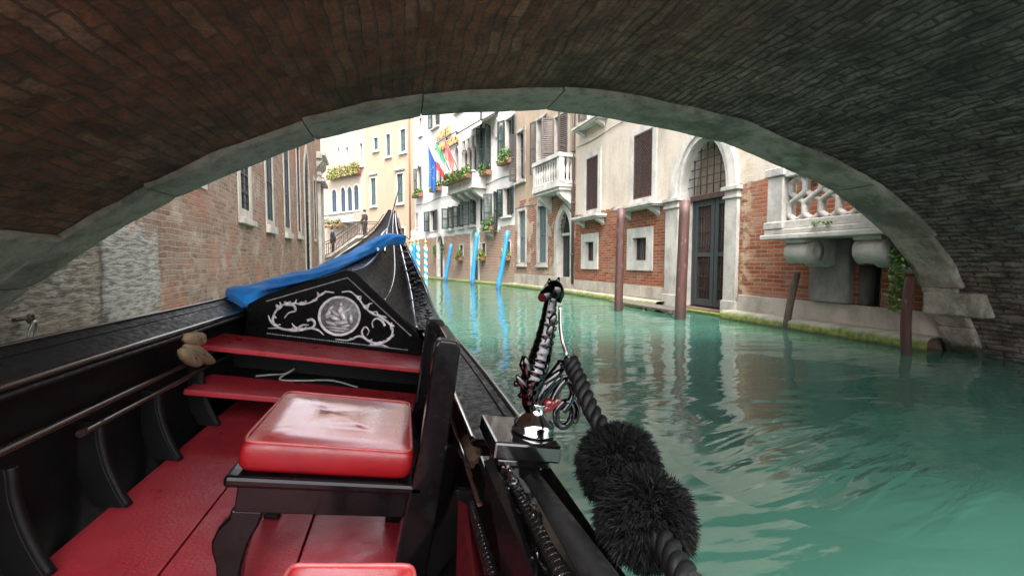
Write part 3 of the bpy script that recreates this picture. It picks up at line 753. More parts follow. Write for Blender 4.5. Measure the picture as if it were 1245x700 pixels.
for x0, x1 in ((5.05, 5.45), (2.6, 2.98), (.36, .70)): hw(x0, x1, 1.3, 1.85, fr=.06, bars=(1, 0), grille=(.1, .14, 'black_iron'))
hw(11.2, 11.8, 5.35, 6.6, rise=.35, pointed=True, shutters=12, fr=.09); hw(7.95, 8.5, 5.3, 6.4, rise=.35, pointed=True, shutters=12, fr=.09); hw(5.5, 5.95, 5.3, 6.55, rise=.3, pointed=True, fr=.08)
hw(2.05, 2.5, 5.1, 6.75, rise=.4, pointed=True, fr=.1, shutters=60, shw=.42); hw(.22, .75, 5.25, 6.9, rise=.0, fr=.08, shutters=14, shw=.42)
hw(8.2, 9.0, 8.6, 9.9, shutters=12, sill=(.1, .08, .16)); hw(10.85, 11.25, 8.7, 9.7, sill=(.08, .08, .14)); hw(5.0, 5.7, 8.6, 9.9, shutters=12, sill=(.1, .08, .16)); hw(2.0, 2.7, 8.6, 9.9, shutters=12, sill=(.1, .08, .16))
lg = hw(2.95, 5.15, 5.15, 6.95, fr=.08, depth=.6, bars=(3, 1), name='loggia')
for x in (3.0, 3.55, 4.05, 4.55, 5.1):
    b = MB(); b.lathe([(.13, 5.15), (.13, 5.22), (.095, 5.26), (.085, 6.3), (.10, 6.33), (.15, 6.46), (.15, 6.52)], (x, -.12, 0), 12); b.box(x - .16, x + .16, -.28, .02, 6.52, 6.94)
    b.build('column', M['stone'], lg)
b = MB(); b.box(2.45, 5.35, .004, .72, 4.30, 4.42); b.box(2.5, 5.3, .58, .70, 4.421, 5.0); b.box(2.5, 2.62, .004, .575, 4.421, 5.0); b.box(5.18, 5.3, .004, .575, 4.421, 5.0); b.box(2.46, 5.34, .55, .74, 5.0, 5.08)
for xa in (2.6, 3.4, 4.2, 4.95): corbel(b, xa, xa + .24, 4.299, .6, .55)
b.build('balcony', M['stone_white'], H.e, bevel=.012)
b = MB(); b.raw([(1.4, .02, 7.35), (3.95, .02, 7.35), (3.95, .8, 6.98), (1.4, .8, 6.98), (1.4, .8, 6.80), (3.95, .8, 6.80), (1.4, .02, 7.32), (3.95, .02, 7.32), (3.95, .78, 6.95), (1.4, .78, 6.95)],
             [(0, 1, 2, 3), (3, 2, 5, 4), (6, 7, 8, 9)]); b.tube([(1.35, .05, 7.4), (4.0, .05, 7.4)], .05, 8, 1); b.tube([(1.35, .8, 6.98), (4.0, .8, 6.98)], .025, 6, 1)
b.build('awning', [simple('awning_canvas', (.72, .68, .60), .85), M['black_iron']], H.e)
b = MB(); b.box(-.33, .33, 0, .04, -.33, .33, 0, Matrix.Translation((1.5, .004, 6.75)) @ Matrix.Rotation(R(45), 4, 'Y')); b.build('stone_plaque', M['stone'], H.e, bevel=.01)
b = MB(); b.tube([(2.86, .08, 2.7), (2.86, .08, 8.4)], .05, 8); b.build('drainpipe', M['black_iron'], H.e)
b = MB(); b.tube([(x, .03, 4.52 + .05 * sin(x * 1.7)) for x in [i * .5 for i in range(25)]], .014, 5); b.build('cable', M['black_iron'], H.e)
b = MB(); quay(b, (0, 12.5), .26, .10); b.build('mossy_ledge', M['quay'], H.e)
b = MB(); b.box(1.55, 2.35, .004, .34, 2.30, 2.36); corbel(b, 1.75, 2.1, 2.299, .28, .32); b.build('bracket_shelf', M['stone'], H.e, bevel=.01)
H.wall(.01, 12.55, -1.2, 11.5, M['hotel'])
# hotel sign letters
M['gold'] = simple('gilt_letters', (.52, .29, .08), .45, .2, .2)
sg = thing('hotel_sign', 'gilt hotel name lettering in two lines on a rail on white wall', 'sign', H.world(6.9, .12, 7.35), (0, 0, H.e.rotation_euler.z + pi))
for body, z, sz in (('HOTEL', .30, .62), ('COMMERCIO', -.33, .52)):
    cu = bpy.data.curves.new('lettering', 'FONT'); cu.body = body; cu.size = sz; cu.extrude = .03; cu.align_x = 'CENTER'; cu.offset = .012
    o = bpy.data.objects.new('lettering', cu); COL.objects.link(o); o.parent = sg; o.location = (0 if body != 'HOTEL' else -.25, 0, z); o.rotation_euler = (R(90), 0, 0); cu.materials.append(M['gold'])
    bpy.context.view_layer.update(); m2 = bpy.data.meshes.new_from_object(o.evaluated_get(bpy.context.evaluated_depsgraph_get())); m2.name = 'lettering'
    o2 = bpy.data.objects.new('lettering_mesh', m2); COL.objects.link(o2); o2.parent = sg; o2.location = o.location; o2.rotation_euler = o.rotation_euler; bpy.data.objects.remove(o); o2.name = 'lettering'
b = MB(); b.box(-1.45, 1.45, -.02, .02, -.39, -.36); b.box(-1.45, 1.45, -.02, .02, .20, .23)
for x in (-1.3, 0, 1.3): b.box(x - .02, x + .02, .02, .11, -.39, .23)
b.build('rail', M['black_iron'], sg)
# flags
def flag(name, label, base, tip, cols, w_, h, tw, stars=False):
    bw_, tp = H.world(*base), H.world(*tip)
    t = thing(name, label, 'flag', bw_, (0, 0, 0), 'flags on angled poles over the hotel balcony')
    b = MB(); d = tp - bw_; b.tube([(0, 0, 0), d], [.022, .016], 8); b.ball(d, .035, 8, 6); b.build('pole', wood('flag_pole_wood', (.30, .14, .10), (.16, .07, .05), wet=False), t)
    b = MB(); n = 14; m = 18; rows = []
    al_ = H.world(1, 0, 0) - H.world(0, 0, 0)
    for i in range(n + 1):
        s_ = i / n; row = []
        for j in range(m + 1):
            q = j / m
            p = d * (.97 - w_ * s_)                   # along the pole (hoist)
            # cloth hangs straight down from the sloping pole, gathered in folds
            p = p + V((0, 0, -1)) * (q * h * (1 - .25 * s_)) - al_ * (.12 * q * (1 - s_) * 0) + al_ * (.10 * sin(s_ * 11 + q * 2.5) * q * tw)
            p = p + V((d.x, d.y, 0)) * (-.10 * q * (1 - s_))
            p += V((.04 * sin(s_ * 9 + q * 4), .06 * sin(s_ * 13 + q * 3), 0)) * q
            row.append(p)
        rows.append(row)
    vs = [p for r_ in rows for p in r_]; nc = m + 1
    for i in range(n):
        for j in range(m):
            k = min(len(cols) - 1, int((j if cols[0][3] else i) / (m if cols[0][3] else n) * len(cols)))
            b.raw([rows[i][j], rows[i][j + 1], rows[i + 1][j + 1], rows[i + 1][j]], [(0, 1, 2, 3)], k, True)
    b.build('cloth', [simple('flag_cloth', c[:3], .8, 0, .12) for c in cols], t)
    if stars:
        b = MB(); cen = rows[7][9]; nn = (rows[8][9] - rows[6][9]).cross(rows[7][11] - rows[7][7]).normalized(); e1 = V((0, 0, 1)); e1 = (e1 - nn * e1.dot(nn)).normalized(); e2 = nn.cross(e1)
        for k in range(12):
            a = k * pi / 6; c0 = cen + (e1 * cos(a) + e2 * sin(a)) * .28
            for sgn in (1, -1): b.face([c0 + nn * .05 * sgn + (e1 * cos(q * pi / 5) + e2 * sin(q * pi / 5)) * (.055 if q % 2 == 0 else .022) for q in range(10)])
        b.build('stars', simple('flag_star', (.75, .6, .1), .7), t)
flag('flag', 'blue flag with a ring of yellow stars on a sloping pole', (6.45, .75, 5.72), (5.9, 1.5, 6.80), [(.02, .10, .42, 0)], .75, 2.0, 1, True)
flag('flag', 'green, white and red striped flag on a sloping pole', (4.95, .75, 5.45), (4.75, 1.55, 6.80), [(.03, .30, .13, 1), (.75, .74, .7, 1), (.58, .03, .04, 1)], .62, 1.35, 1)
flag('flag', 'plain red flag with a gold tinge on a sloping pole', (3.45, .75, 4.75), (3.7, 1.55, 6.70), [(.55, .06, .07, 1), (.60, .14, .10, 1)], .5, .95, 1)
PBL = 'planted window boxes on the hotel'
planter('flower_box', 'leafy window box left of the blue flag under arched window', H, 10.7, 11.9, .05, .32, 4.95, .2, 420, .1, .3, group=PBL)
planter('flower_box', 'leafy window box directly beneath the blue flag', H, 7.7, 8.9, .05, .32, 4.92, .2, 420, .1, .3, group=PBL)
planter('balcony_planter', 'long trough of pale green plants along the hotel balcony front', H, 2.5, 5.3, .745, 1.0, 4.72, .2, 1300, .1, .36, group=PBL)
planter('flower_box', 'small green box on sill beside the loggia columns', H, 1.9, 2.7, .05, .32, 4.84, .2, 330, .1, .42, group=PBL)
planter('flower_box', 'highest green box under the tall window at hotel edge', H, .0, .95, .05, .32, 5.0, .2, 420, .1, .5, group=PBL)
planter('flower_box', 'bushy green trough on a stone bracket at brick level', H, 1.45, 2.45, .06, .34, 2.362, .18, 420, .1, .36, group=PBL)
for x0, lab in ((5.0, 'green box on small barred window beside shorter blue pole'), (2.55, 'green box on small barred window between two doors and blue poles'), (.3, 'yellowing green box on small window behind tallest blue pole')):
    planter('flower_box', lab, H, x0, x0 + .5, .035, .24, 1.06, .16, 200, .09, .34, group=PBL, ms=(0, 0, 3), mats=('leaf', 'leaf_dark', 'flower', 'leaf_yellow'))
b = MB()
for s_ in (7.5, 8.72):
    for z in range(5): leaves(b, (s_, .12, 1.9 - z * .12), (.15, .08, .1), 40, .08, (0, 1))
o = b.build('climbing_plant', [M['leaf'], M['leaf_dark']], loc=H.e.location, rot=H.e.rotation_euler); tag(o, 'climbing greenery either side of the hotel water door', 'plant')

# --- cream house closing the view
def e_extra(t, x, z, vec, col):
    return t.mix(t.math('GREATER_THAN', x, 5.35), col, t.mix(.5, col, (.40, .295, .26)))
M['end'] = facade('cream_house_wall', (.46, .345, .245), PINK, (.50, .42, .34), 1.6, amp=.3, stain=.25, damp=1.2, dampcol=(.35, .27, .2), extra=e_extra)
E_ = Building('cream_house', 'tall cream and pink rendered house closing the canal view', P4, 38)
def ew(x0, x1, z0, z1, **k): return E_.window(x0, x1, z0, z1, **{**dict(fr=.12, proud=.03, mat='stone_white', shmat='sh_sage', sash='sh_sage', sill=(.05, .08, .12)), **k})
ew(3.78, 4.25, 8.7, 9.5, pane='sh_sage', depth=.08); ew(2.42, 2.85, 8.1, 9.5, pane='sh_sage', depth=.08); ew(.82, 1.34, 8.15, 9.55, pane='sh_sage', depth=.08)
ew(4.12, 4.70, 4.95, 6.8, pane='sh_sage', depth=.08); ew(1.15, 1.75, 4.9, 6.75, pane='sh_sage', depth=.08)
for x0, x1, z in ((.95, 1.95, 7.0), (3.92, 4.9, 7.05)):
    b = MB(); b.box(x0, x1, .004, .14, z, z + .08); b.box(x0 + .05, x1 - .05, .004, .10, z - .06, z - .001); b.build('cornice', M['stone_white'], E_.e)
ew(1.05, 1.80, 1.2, 3.2, pane='door_brown', depth=.15, bars=(0, 1), sash='door_brown', name='doorway', bottom=False, sill=None)
for x0 in (6.2, 7.05, 7.95): ew(x0, x0 + .62, 4.75, 6.05, rise=.5, pointed=(x0 == 7.05), pane='sh_navy', depth=.08, sash='sh_navy', bars=(1, 1), sill=None)
ew(9.15, 9.85, 4.8, 6.1, rise=.4, pane='sh_navy', depth=.08, sash='sh_navy')
ew(7.45, 7.75, 7.75, 9.4, sash='sh_brown'); ew(5.62, 5.95, 7.9, 9.4, sash='sh_brown'); ew(8.55, 8.85, 7.95, 9.3, rise=.3, pointed=True)
ew(6.3, 6.8, 1.0, 2.4); ew(8.0, 8.6, .8, 2.3)
b = MB(); b.box(5.9, 10.4, .004, .62, 3.86, 3.98); balusters(b, [(6.1 + i * .2, .54) for i in range(21)], 4.03, .5, 1.0); b.box(5.95, 10.4, .46, .62, 3.981, 4.03); b.box(5.93, 10.4, .44, .64, 4.53, 4.64)
for xa in (6.1, 7.6, 9.2): corbel(b, xa, xa + .22, 3.859, .5, .4)
b.build('balcony', M['stone_white'], E_.e)
b = MB(); b.box(-.02, .32, .004, .05, -.5, 3.0)
for i in range(9): b.box(-.04, .34 - (i % 2) * .06, .003, .075, .0 + i * .33, .31 + i * .33)
b.build('corner_stones', M['stone_white'], E_.e)
b = MB(); b.tube([(.4, .07, .9), (.4, .07, 12)], .05, 8); b.build('drainpipe', M['terracotta'], E_.e)
E_.wall(.0, 26, -1.2, 12.5, M['end'])
planter('flower_box', 'broad overgrown box of yellow and green plants on pink wall', E_, 5.75, 9.9, .06, .4, 7.25, .22, 2300, .13, .7, ms=(0, 0, 3, 2), mats=('leaf', 'leaf_dark', 'flower', 'leaf_yellow'), group='planted boxes on the cream house', trail=.2)
planter('flower_box', 'low box of green plants in front of the white balustrade', E_, 7.4, 9.9, .65, .95, 3.55, .2, 700, .12, .45, ms=(0, 1, 2), group='planted boxes on the cream house')
planter('flower_box', 'small green bush in a box at the foot of cream house corner', E_, .1, .9, .5, .8, .95, .2, 300, .1, .4, group='planted boxes on the cream house')
b = MB(); b.box(-.3, 26, .08, 1.5, -1.2, .93); o = b.build('quay_path', M['stone_grey'], loc=E_.e.location, rot=E_.e.rotation_euler); tag(o, kind='structure')

# --- brick palace on the near left
def l_extra(t, x, z, vec, col):
    # pale rendered patch, rubble stone base near the bridge (x runs towards the camera, so x is minus the distance)
    nz = t.math('MULTIPLY', t.math('SUBTRACT', t.noise(vec, 3.5, 6), .5), .5)
    col = t.mix(t.ramp(t.noise(vec, 1.3, 8, .72), .53, .62, 0, .6), col, (.40, .33, .27))
    col = t.mix(t.ramp(t.noise(t.comb(t.math('MULTIPLY', x, 1.4), t.math('MULTIPLY', z, 2.0)), 2.3, 8, .75), .56, .64, 0, .6), col, (.085, .055, .042))
    col = t.mix(t.ramp(t.noise(vec, .75, 5, .6), .52, .64, 0, .6), col, (.33, .12, .062))
    rub = t.noise(t.comb(t.math('MULTIPLY', x, 1.6), t.math('MULTIPLY', z, 7)), 3.2, 6, .7)
    rc = t.mix(t.ramp(rub, .40, .60), (.12, .10, .08), (.48, .43, .36))
    xx = t.math('ADD', x, nz); zz = t.math('ADD', z, nz)
    m1 = t.math('MULTIPLY', t.ramp(xx, -1.32, -1.26), t.ramp(zz, 1.5, 1.44))
    m2 = t.math('MULTIPLY', t.math('MULTIPLY', t.ramp(xx, -2.66, -2.54), t.ramp(zz, 1.40, 1.30)), t.ramp(zz, .26, .38))
    rc2 = t.mix(t.ramp(rub, .38, .56), (.19, .175, .15), (.46, .43, .385))
    col = t.mix(m1, col, t.mix(t.ramp(t.noise(vec, 1.6, 4), .4, .6), rc, t.mix(.45, rc, (.26, .20, .13))))
    col = t.mix(t.math('MULTIPLY', m2, t.math('SUBTRACT', 1.0, m1)), col, rc2)
    col = t.mix(t.ramp(t.math('ABSOLUTE', t.math('ADD', xx, 1.3)), 0, .10, .75, 0), col, (.05, .042, .035))
    return col, t.math('MAXIMUM', m1, m2), rub
OLD = [(.22, .12, .085), (.42, .23, .16), (.32, .19, .14), (.52, .33, .23), (.48, .36, .29), (.40, .165, .10)]
M['left'] = facade('old_brick_wall', (.50, .42, .34), OLD, (.36, .29, .235), 9.5, amp=.2, stain=.6, damp=.7, dampcol=(.13, .105, .08), rh=.078, bw=.27, msize=.011, warp=.032, bumpd=.022, extra=l_extra)
L = Building('brick_palace', 'old brick palace with tall stone framed windows on the near bank', PL, 4.3, left=True)
M['stone_beige'] = stone('beige_stone', (.42, .375, .32), (.15, .125, .10), .6)
def lw(s0, s1, z0, z1, **k): return L.window(-s1, -s0, z0, z1, **{**dict(fr=.15, proud=.02, mat='stone_beige', depth=.035, sash='black_iron'), **k})
lw(3.3, 4.3, 2.35, 3.6, fr=.2); lw(6.6, 7.35, 2.10, 3.25, fr=.2, grille=(.12, .18, 'black_iron'), sill=(.05, .12, .1))
lw(9.2, 10.0, 2.1, 5.2, pane='sh_navy', depth=.03, sill=(.02, .2, .10)); lw(12.0, 12.9, 2.1, 5.4, pane='sh_navy', depth=.03, sill=(.02, .2, .10)); lw(14.9, 15.6, 2.15, 5.4, pane='glass', sill=(.02, .15, .1))
f = lw(17.2, 18.7, .3, 4.3, rise=1.5, pointed=True, fr=.35, pane='dark', bars=(1, 5), depth=.3, name='portal', bottom=False, grille=(.2, .3, 'black_iron'))
lw(20.7, 21.6, 2.15, 5.1, pane='glass')
for s_ in (22.5, 24.2): b = MB(); b.box(-s_ - .3, -s_, .004, .16, -.5, 5.6); b.box(-s_ - .36, -s_ + .06, .004, .22, 5.6, 5.8); b.build('pilaster', M['stone'], L.e, bevel=.01)
b = MB()
b.box(-24.9, -22.2, .004, .45, 6.6, 6.8); b.box(-24.9, -22.2, .004, .3, 6.45, 6.599)
for s_ in (22.4, 23.2, 24.0, 24.7): corbel(b, -s_ - .15, -s_ + .1, 6.449, .3, .55)
b.box(-24.9, -22.2, .004, .4, 5.25, 5.4); b.build('cornice', M['stone'], L.e, bevel=.01)
L.wall(-25.0, -.0, -1.2, 9.0, M['left'])
b = MB(); quay(b, (-25, -.05), .12, .18); b.build('mossy_ledge', M['quay'], L.e)
rg = thing('mooring_ring', 'rusty iron mooring ring hanging from a bolt in rubble wall', 'mooring ring', L.world(-.15, .002, .56), (0, 0, L.e.rotation_euler.z))
b = MB(); b.tube([(-.03, 0, .02), (-.03, .075, .02)], .014, 8); b.tube([(-.03, .06, .02), (.14, .07, .03)], .013, 8); b.tube([(-.03 + .03 * cos(a * pi / 6), .07, .02 + .03 * sin(a * pi / 6)) for a in range(12)], .011, 8, closed=True); b.build('bolt', M['iron'], rg)
b = MB(); b.tube([(-.03 + .035 * cos(a * pi / 10), .075 + .02 * sin(a * pi / 10), -.085 + .085 * sin(a * pi / 10)) for a in range(20)], .010, 8, closed=True); b.build('ring', simple('worn_steel', (.35, .33, .3), .35, .9), rg)

# --- small bridge at the far end
fb = thing('footbridge', 'small brick footbridge with white stone arch and iron railings', 'footbridge', (-1.9, 29.4, 0))
def deck_z(x): return lerp_table([(-2.9, 1.15), (-2.4, 1.35), (-.85, 2.50), (.95, 2.50), (2.9, .95), (3.6, .9)], x)[0]
def arch_z(x): return -.3 + 2.4 * math.sqrt(max(0, 1 - (x / 2.62) ** 2))
XS = [-2.62 + 5.24 * i / 40 for i in range(41)]
b = MB()
for y in (0.03, 1.75):
    for xa, xb in zip(XS, XS[1:]): b.face([(xa, y, arch_z(xa) + .1), (xb, y, arch_z(xb) + .1), (xb, y, max(arch_z(xb) + .12, deck_z(xb))), (xa, y, max(arch_z(xa) + .12, deck_z(xa)))])
    b.face([(-3.4, y, -1), (-2.62, y, -1), (-2.62, y, 1.2), (-3.4, y, 1.15)]); b.face([(2.62, y, -1), (3.5, y, -1), (3.5, y, .9), (2.62, y, 1.1)])
b.build('spandrel', facade('footbridge_brick', (.5, .4, .3), PINK, (.4, .33, .26), 9), fb)
b = MB()
for xa, xb in zip(XS, XS[1:]):
    b.face([(xa, 0, arch_z(xa)), (xb, 0, arch_z(xb)), (xb, 0, arch_z(xb) + .2), (xa, 0, arch_z(xa) + .2)])
    b.face([(xa, 0, arch_z(xa)), (xb, 0, arch_z(xb)), (xb, 1.78, arch_z(xb)), (xa, 1.78, arch_z(xa))], 0, True)
    b.face([(xa, 0, arch_z(xa) + .2), (xb, 0, arch_z(xb) + .2), (xb, .05, arch_z(xb) + .2), (xa, .05, arch_z(xa) + .2)])
b.build('arch_ring', M['stone_white'], fb)
b = MB()
XD = [-3.3, -2.4, -.85, .95, 2.9, 3.5]
for xa, xb in zip(XD, XD[1:]):
    za, zb = deck_z(xa), deck_z(xb)
    for y in (-.05, 1.6):
        b.raw([(xa, y, za - .06), (xb, y, zb - .06), (xb, y + .25, zb - .06), (xa, y + .25, za - .06), (xa, y, za + .1), (xb, y, zb + .1), (xb, y + .25, zb + .1), (xa, y + .25, za + .1)],
              [(0, 1, 2, 3), (4, 5, 6, 7), (0, 1, 5, 4), (3, 2, 6, 7), (0, 3, 7, 4), (1, 2, 6, 5)])
    b.face([(xa, .2, za + .05), (xb, .2, zb + .05), (xb, 1.6, zb + .05), (xa, 1.6, za + .05)])
b.build('coping', M['stone'], fb)
for y in (.07, 1.72):
    b = MB(); n = 58
    P = [(-3.2 + 6.6 * i / n) for i in range(n + 1)]
    for i, x in enumerate(P): b.tube([(x, y, deck_z(x) + .1), (x, y, deck_z(x) + 1.0)], .022 if i % 8 == 0 else .011, 5)
    for h in (.18, .95): b.tube([(x, y, deck_z(x) + h) for x in P], .022, 6)
    b.tube([(x, y + .0, deck_z(x) + .55 + .1 * sin(i * 1.57)) for i, x in enumerate(P)], .012, 5)
    b.build('railing', M['iron'], fb)

# --- people on the footbridge
def skin_obj(name, verts, edges, rad, mat, parent, sub=1):
    me = bpy.data.meshes.new(name); me.from_pydata(verts, edges, []); o = bpy.data.objects.new(name, me); COL.objects.link(o)
    md = o.modifiers.new('skin', 'SKIN'); me.skin_vertices[0].data[0].use_root = True
    for i, r_ in enumerate(rad): me.skin_vertices[0].data[i].radius = (r_, r_) if isinstance(r_, (int, float)) else r_
    sb_ = o.modifiers.new('sub', 'SUBSURF'); sb_.levels = sub; sb_.render_levels = sub
    dg = bpy.context.evaluated_depsgraph_get(); m2 = bpy.data.meshes.new_from_object(o.evaluated_get(dg))
    bpy.data.objects.remove(o); m2.materials.clear(); m2.materials.append(mat); m2.name = name
    for p in m2.polygons: p.use_smooth = True
    o2 = bpy.data.objects.new(name, m2); COL.objects.link(o2); o2.parent = parent; return o2
M['skin'] = simple('skin', (.42, .25, .18), .5)
def person(label, loc, rz, jacket, trousers, hair, h=1.74):
    k = h / 1.74; t = thing('person', label, 'person', loc, (0, 0, rz)); t.scale = (k, k, k)
    v = [(0, 0, .95), (0, .0, 1.15), (0, -.01, 1.36), (0, -.02, 1.48), (0, .0, 1.56), (0, .02, 1.64), (0, .01, 1.73),
         (-.19, -.01, 1.40), (-.24, -.03, 1.12), (-.10, .20, 1.06), (-.03, .27, 1.12), (.19, -.01, 1.40), (.24, -.03, 1.12), (.10, .20, 1.06), (.03, .27, 1.12),
         (-.10, 0, .90), (-.11, .02, .5), (-.11, -.02, .09), (-.12, .14, .04), (.10, 0, .90), (.12, .03, .5), (.13, -.02, .09), (.14, .14, .04)]
    e = [(0, 1), (1, 2), (2, 3), (3, 4), (4, 5), (5, 6), (2, 7), (7, 8), (8, 9), (9, 10), (2, 11), (11, 12), (12, 13), (13, 14), (0, 15), (15, 16), (16, 17), (17, 18), (0, 19), (19, 20), (20, 21), (21, 22)]
    r_ = [.13, .13, .14, .06, .075, .095, .07, .06, .048, .04, .035, .06, .048, .04, .035, .085, .06, .042, .035, .085, .06, .042, .035]
    skin_obj('body', v, e, r_, M['skin'], t)
    ji = [0, 1, 2, 3, 7, 8, 9, 11, 12, 13]; mp = {a: i for i, a in enumerate(ji)}
    skin_obj('jacket', [v[i] for i in ji], [(mp[a], mp[c]) for a, c in e if a in mp and c in mp], [.165, .165, .17, .075, .085, .068, .055, .085, .068, .055], jacket, t)
    ti = [0, 15, 16, 17, 19, 20, 21]; mp = {a: i for i, a in enumerate(ti)}
    skin_obj('trousers', [v[i] for i in ti], [(mp[a], mp[c]) for a, c in e if a in mp and c in mp], [.15, .105, .08, .065, .105, .08, .065], trousers, t)
    b = MB(); b.ball((0, -.012, 1.675), (.095, .11, .10), 12, 8); b.build('hair', hair, t)
    b = MB()
    for x in (-.115, .135): b.ball((x, .07, .045), (.05, .14, .05), 10, 6)
    b.build('shoes', M['dark'], t)
    return t
JK = simple('dark_jacket', (.035, .028, .03), .7); TR = simple('dark_trousers', (.02, .02, .024), .8); HR = simple('dark_hair', (.02, .015, .012), .6); JK2 = simple('navy_jacket', (.02, .026, .045), .7)
person('person in a dark jacket standing at the top of the footbridge', (-2.35, 30.2, 2.53), R(60), JK, TR, HR, 1.72)
person('person in navy standing low on the left ramp of the footbridge', (-4.28, 30.3, 1.45), R(-70), JK2, TR, HR, 1.68)

# --- mooring poles
def pole(name, label, base, top, r0, r1, mat, group, cap=None, rough=.0):
    base, top = V(base), V(top); t = thing(name, label, 'mooring pole', (base.x, base.y, 0), (0, 0, 0), group)
    d = top - base; n = 14; b = MB()
    p0 = V((0, 0, 0)) - d * (1.0 / max(.5, d.length)); P = [p0.lerp(d, i / n) for i in range(n + 1)]
    P = [p + V((NZ.noise(V((p.z * 1.3, base.x, 1))), NZ.noise(V((p.z * 1.3, base.y, 5))), 0)) * rough for p in P]
    b.tube(P, [r0 + (r1 - r0) * i / n for i in range(n + 1)], 14)
    b.ball(P[-1], (r1 * .98, r1 * .98, r1 * .35), 14, 6)
    b.build('shaft', mat, t)
    if cap:
        b = MB(); b.lathe([(r1 * 1.15, 0), (r1 * 1.2, .04), (r1 * .8, .06), (r1 * .6, .09), (r1 * 1.05, .17), (r1 * .95, .25), (r1 * .35, .33), (.01, .40)], d, 12); b.build('finial', cap, t)
    return t
M['pole_red'] = wood('red_brown_pole_paint', (.080, .032, .026), (.048, .020, .017), .55)
M['pole_blue'] = wood('blue_pole_paint', (.02, .23, .56), (.012, .16, .42), .45)
M['pole_old'] = wood('weathered_pole', (.13, .09, .065), (.04, .027, .02), .85)
M['pole_dark'] = wood('dark_red_pole', (.09, .030, .022), (.03, .014, .012), .8)
def stripes(name):
    t = NT(name); c = t.coord(); x, y, z = t.xyz(c)
    a = t.math('DIVIDE', t.math('ARCTAN2', y, x), 2 * pi)
    f = t.math('FRACT', t.math('ADD', a, t.math('MULTIPLY', z, 2.6)))
    return t.out(Base_Color=t.mix(t.math('GREATER_THAN', f, .5), (.74, .74, .71), (.02, .30, .50)), Roughness=.5)
M['stripe'] = stripes('spiral_stripe_paint')
gp = 'mooring poles in the canal'
pole('mooring_pole', 'red brown painted pole in front of the small brick level windows', (4.23, 8.44, 0), (4.26, 8.44, 2.05), .085, .08, M['pole_red'], gp)
pole('mooring_pole', 'thicker red brown painted pole against the great portal', (4.67, 6.98, 0), (4.73, 7.0, 2.03), .095, .088, M['pole_red'], gp)
wp = on_plane(957, 400, (0, 0, 0), (0, 0, 1)); wt = on_plane(968, 332, (0, wp.y, 0), (0, 1, 0))
pole('mooring_pole', 'leaning weathered brown stake before the brick wall by balcony', wp, wt, .058, .048, M['pole_old'], gp, rough=.03)
wp = on_plane(1103, 432, (0, 0, 0), (0, 0, 1)); wt = on_plane(1106, 338, (0, wp.y, 0), (0, 1, 0))
pole('mooring_pole', 'dark reddish stake beside the bridge springing stone', wp, wt, .052, .046, M['pole_dark'], gp, rough=.03)
for (bx, by), (tx, ty), lab, r_ in (((606, 352), (617, 281), 'tallest leaning bright blue pole nearest the brick house', .085), ((574, 346), (580, 283), 'bright blue pole before the second arched hotel door', .095), ((541, 342), (549, 297), 'shorter bright blue pole beside the first hotel door', .09)):
    wp = on_plane(bx, by, (0, 0, 0), (0, 0, 1)); wt = on_plane(tx, ty, (0, wp.y, 0), (0, 1, 0))
    pole('mooring_pole', lab, wp, wt, r_, r_ * .92, M['pole_blue'], gp, rough=.04)
M['capgold'] = simple('gilded_cap', (.45, .32, .12), .4, .5)
for px, ty, mat, lab, Y_ in ((499.5, 298, 'stripe', 'leftmost white and turquoise spiral striped pole with gilt cap', 26), (503.5, 296, 'pole_blue', 'straight plain blue pole standing among the striped poles', 25.2), (508.5, 297, 'stripe', 'middle white and turquoise spiral striped pole with gilt cap', 26), (517.5, 299, 'stripe', 'rightmost spiral striped pole standing apart with gilt cap', 25.5)):
    wt = on_plane(px, ty, (0, Y_, 0), (0, 1, 0)); pole('mooring_pole', lab, (wt.x, Y_, 0), wt, .10, .095, M[mat], gp, M['capgold'] if mat == 'stripe' else None)

# ------------------------------------------------------------------ the gondola
def lacquer(name, col=(.003, .003, .0035), rough=.16, spots=.06, coat=.10, spec=.2):
    t = NT(name); c = t.coord(); n = t.noise(c, 40, 4, .7)
    k = t.mix(t.ramp(t.noise(c, 160, 2), .68, .76, 0, spots), col, (.10, .10, .105))
    return t.out(Base_Color=k, Roughness=t.ramp(n, .3, .8, rough * .7, rough * 2.2), Coat_Weight=coat, Coat_Roughness=.06, Specular_IOR_Level=spec, Normal=t.bump(t.noise(c, 9, 3), .001))
M['lacquer'] = lacquer('black_lacquer')
M['deckblack'] = lacquer('worn_black_paint', (.008, .008, .009), .42, .12, .0, .35)
M['gloss'] = lacquer('glossy_black_carving', (.004, .0035, .0035), .10, .03, .8, .5)
M['panelblack'] = lacquer('black_panel_paint', (.003, .003, .0035), .22, .02, .0, .06)
M['hullblack'] = simple('matt_black_hull', (.005, .005, .0055), .5, spec=.25)
def red_floor():
    t = NT('red_floor_paint'); c = t.coord(); x, y, z = t.xyz(c)
    k = t.mix(t.ramp(t.noise(c, 1.6, 5), .35, .7), (.37, .020, .031), (.47, .040, .052))
    sp = t.ramp(t.noise(c, 150, 3, .6), .60, .70, 0, .55)
    k = t.mix(sp, k, (.45, .16, .16)); k = t.mix(t.ramp(t.noise(t.comb(t.math('MULTIPLY', x, 10), t.math('MULTIPLY', y, 1.5)), 5, 4), .60, .75, 0, .5), k, (.10, .006, .010))
    return t.out(Base_Color=k, Roughness=t.ramp(t.noise(c, 9, 6, .65), .35, .65, .26, .55), Normal=t.bump(t.noise(c, 90, 4), .0016))
M['redpaint'] = red_floor()
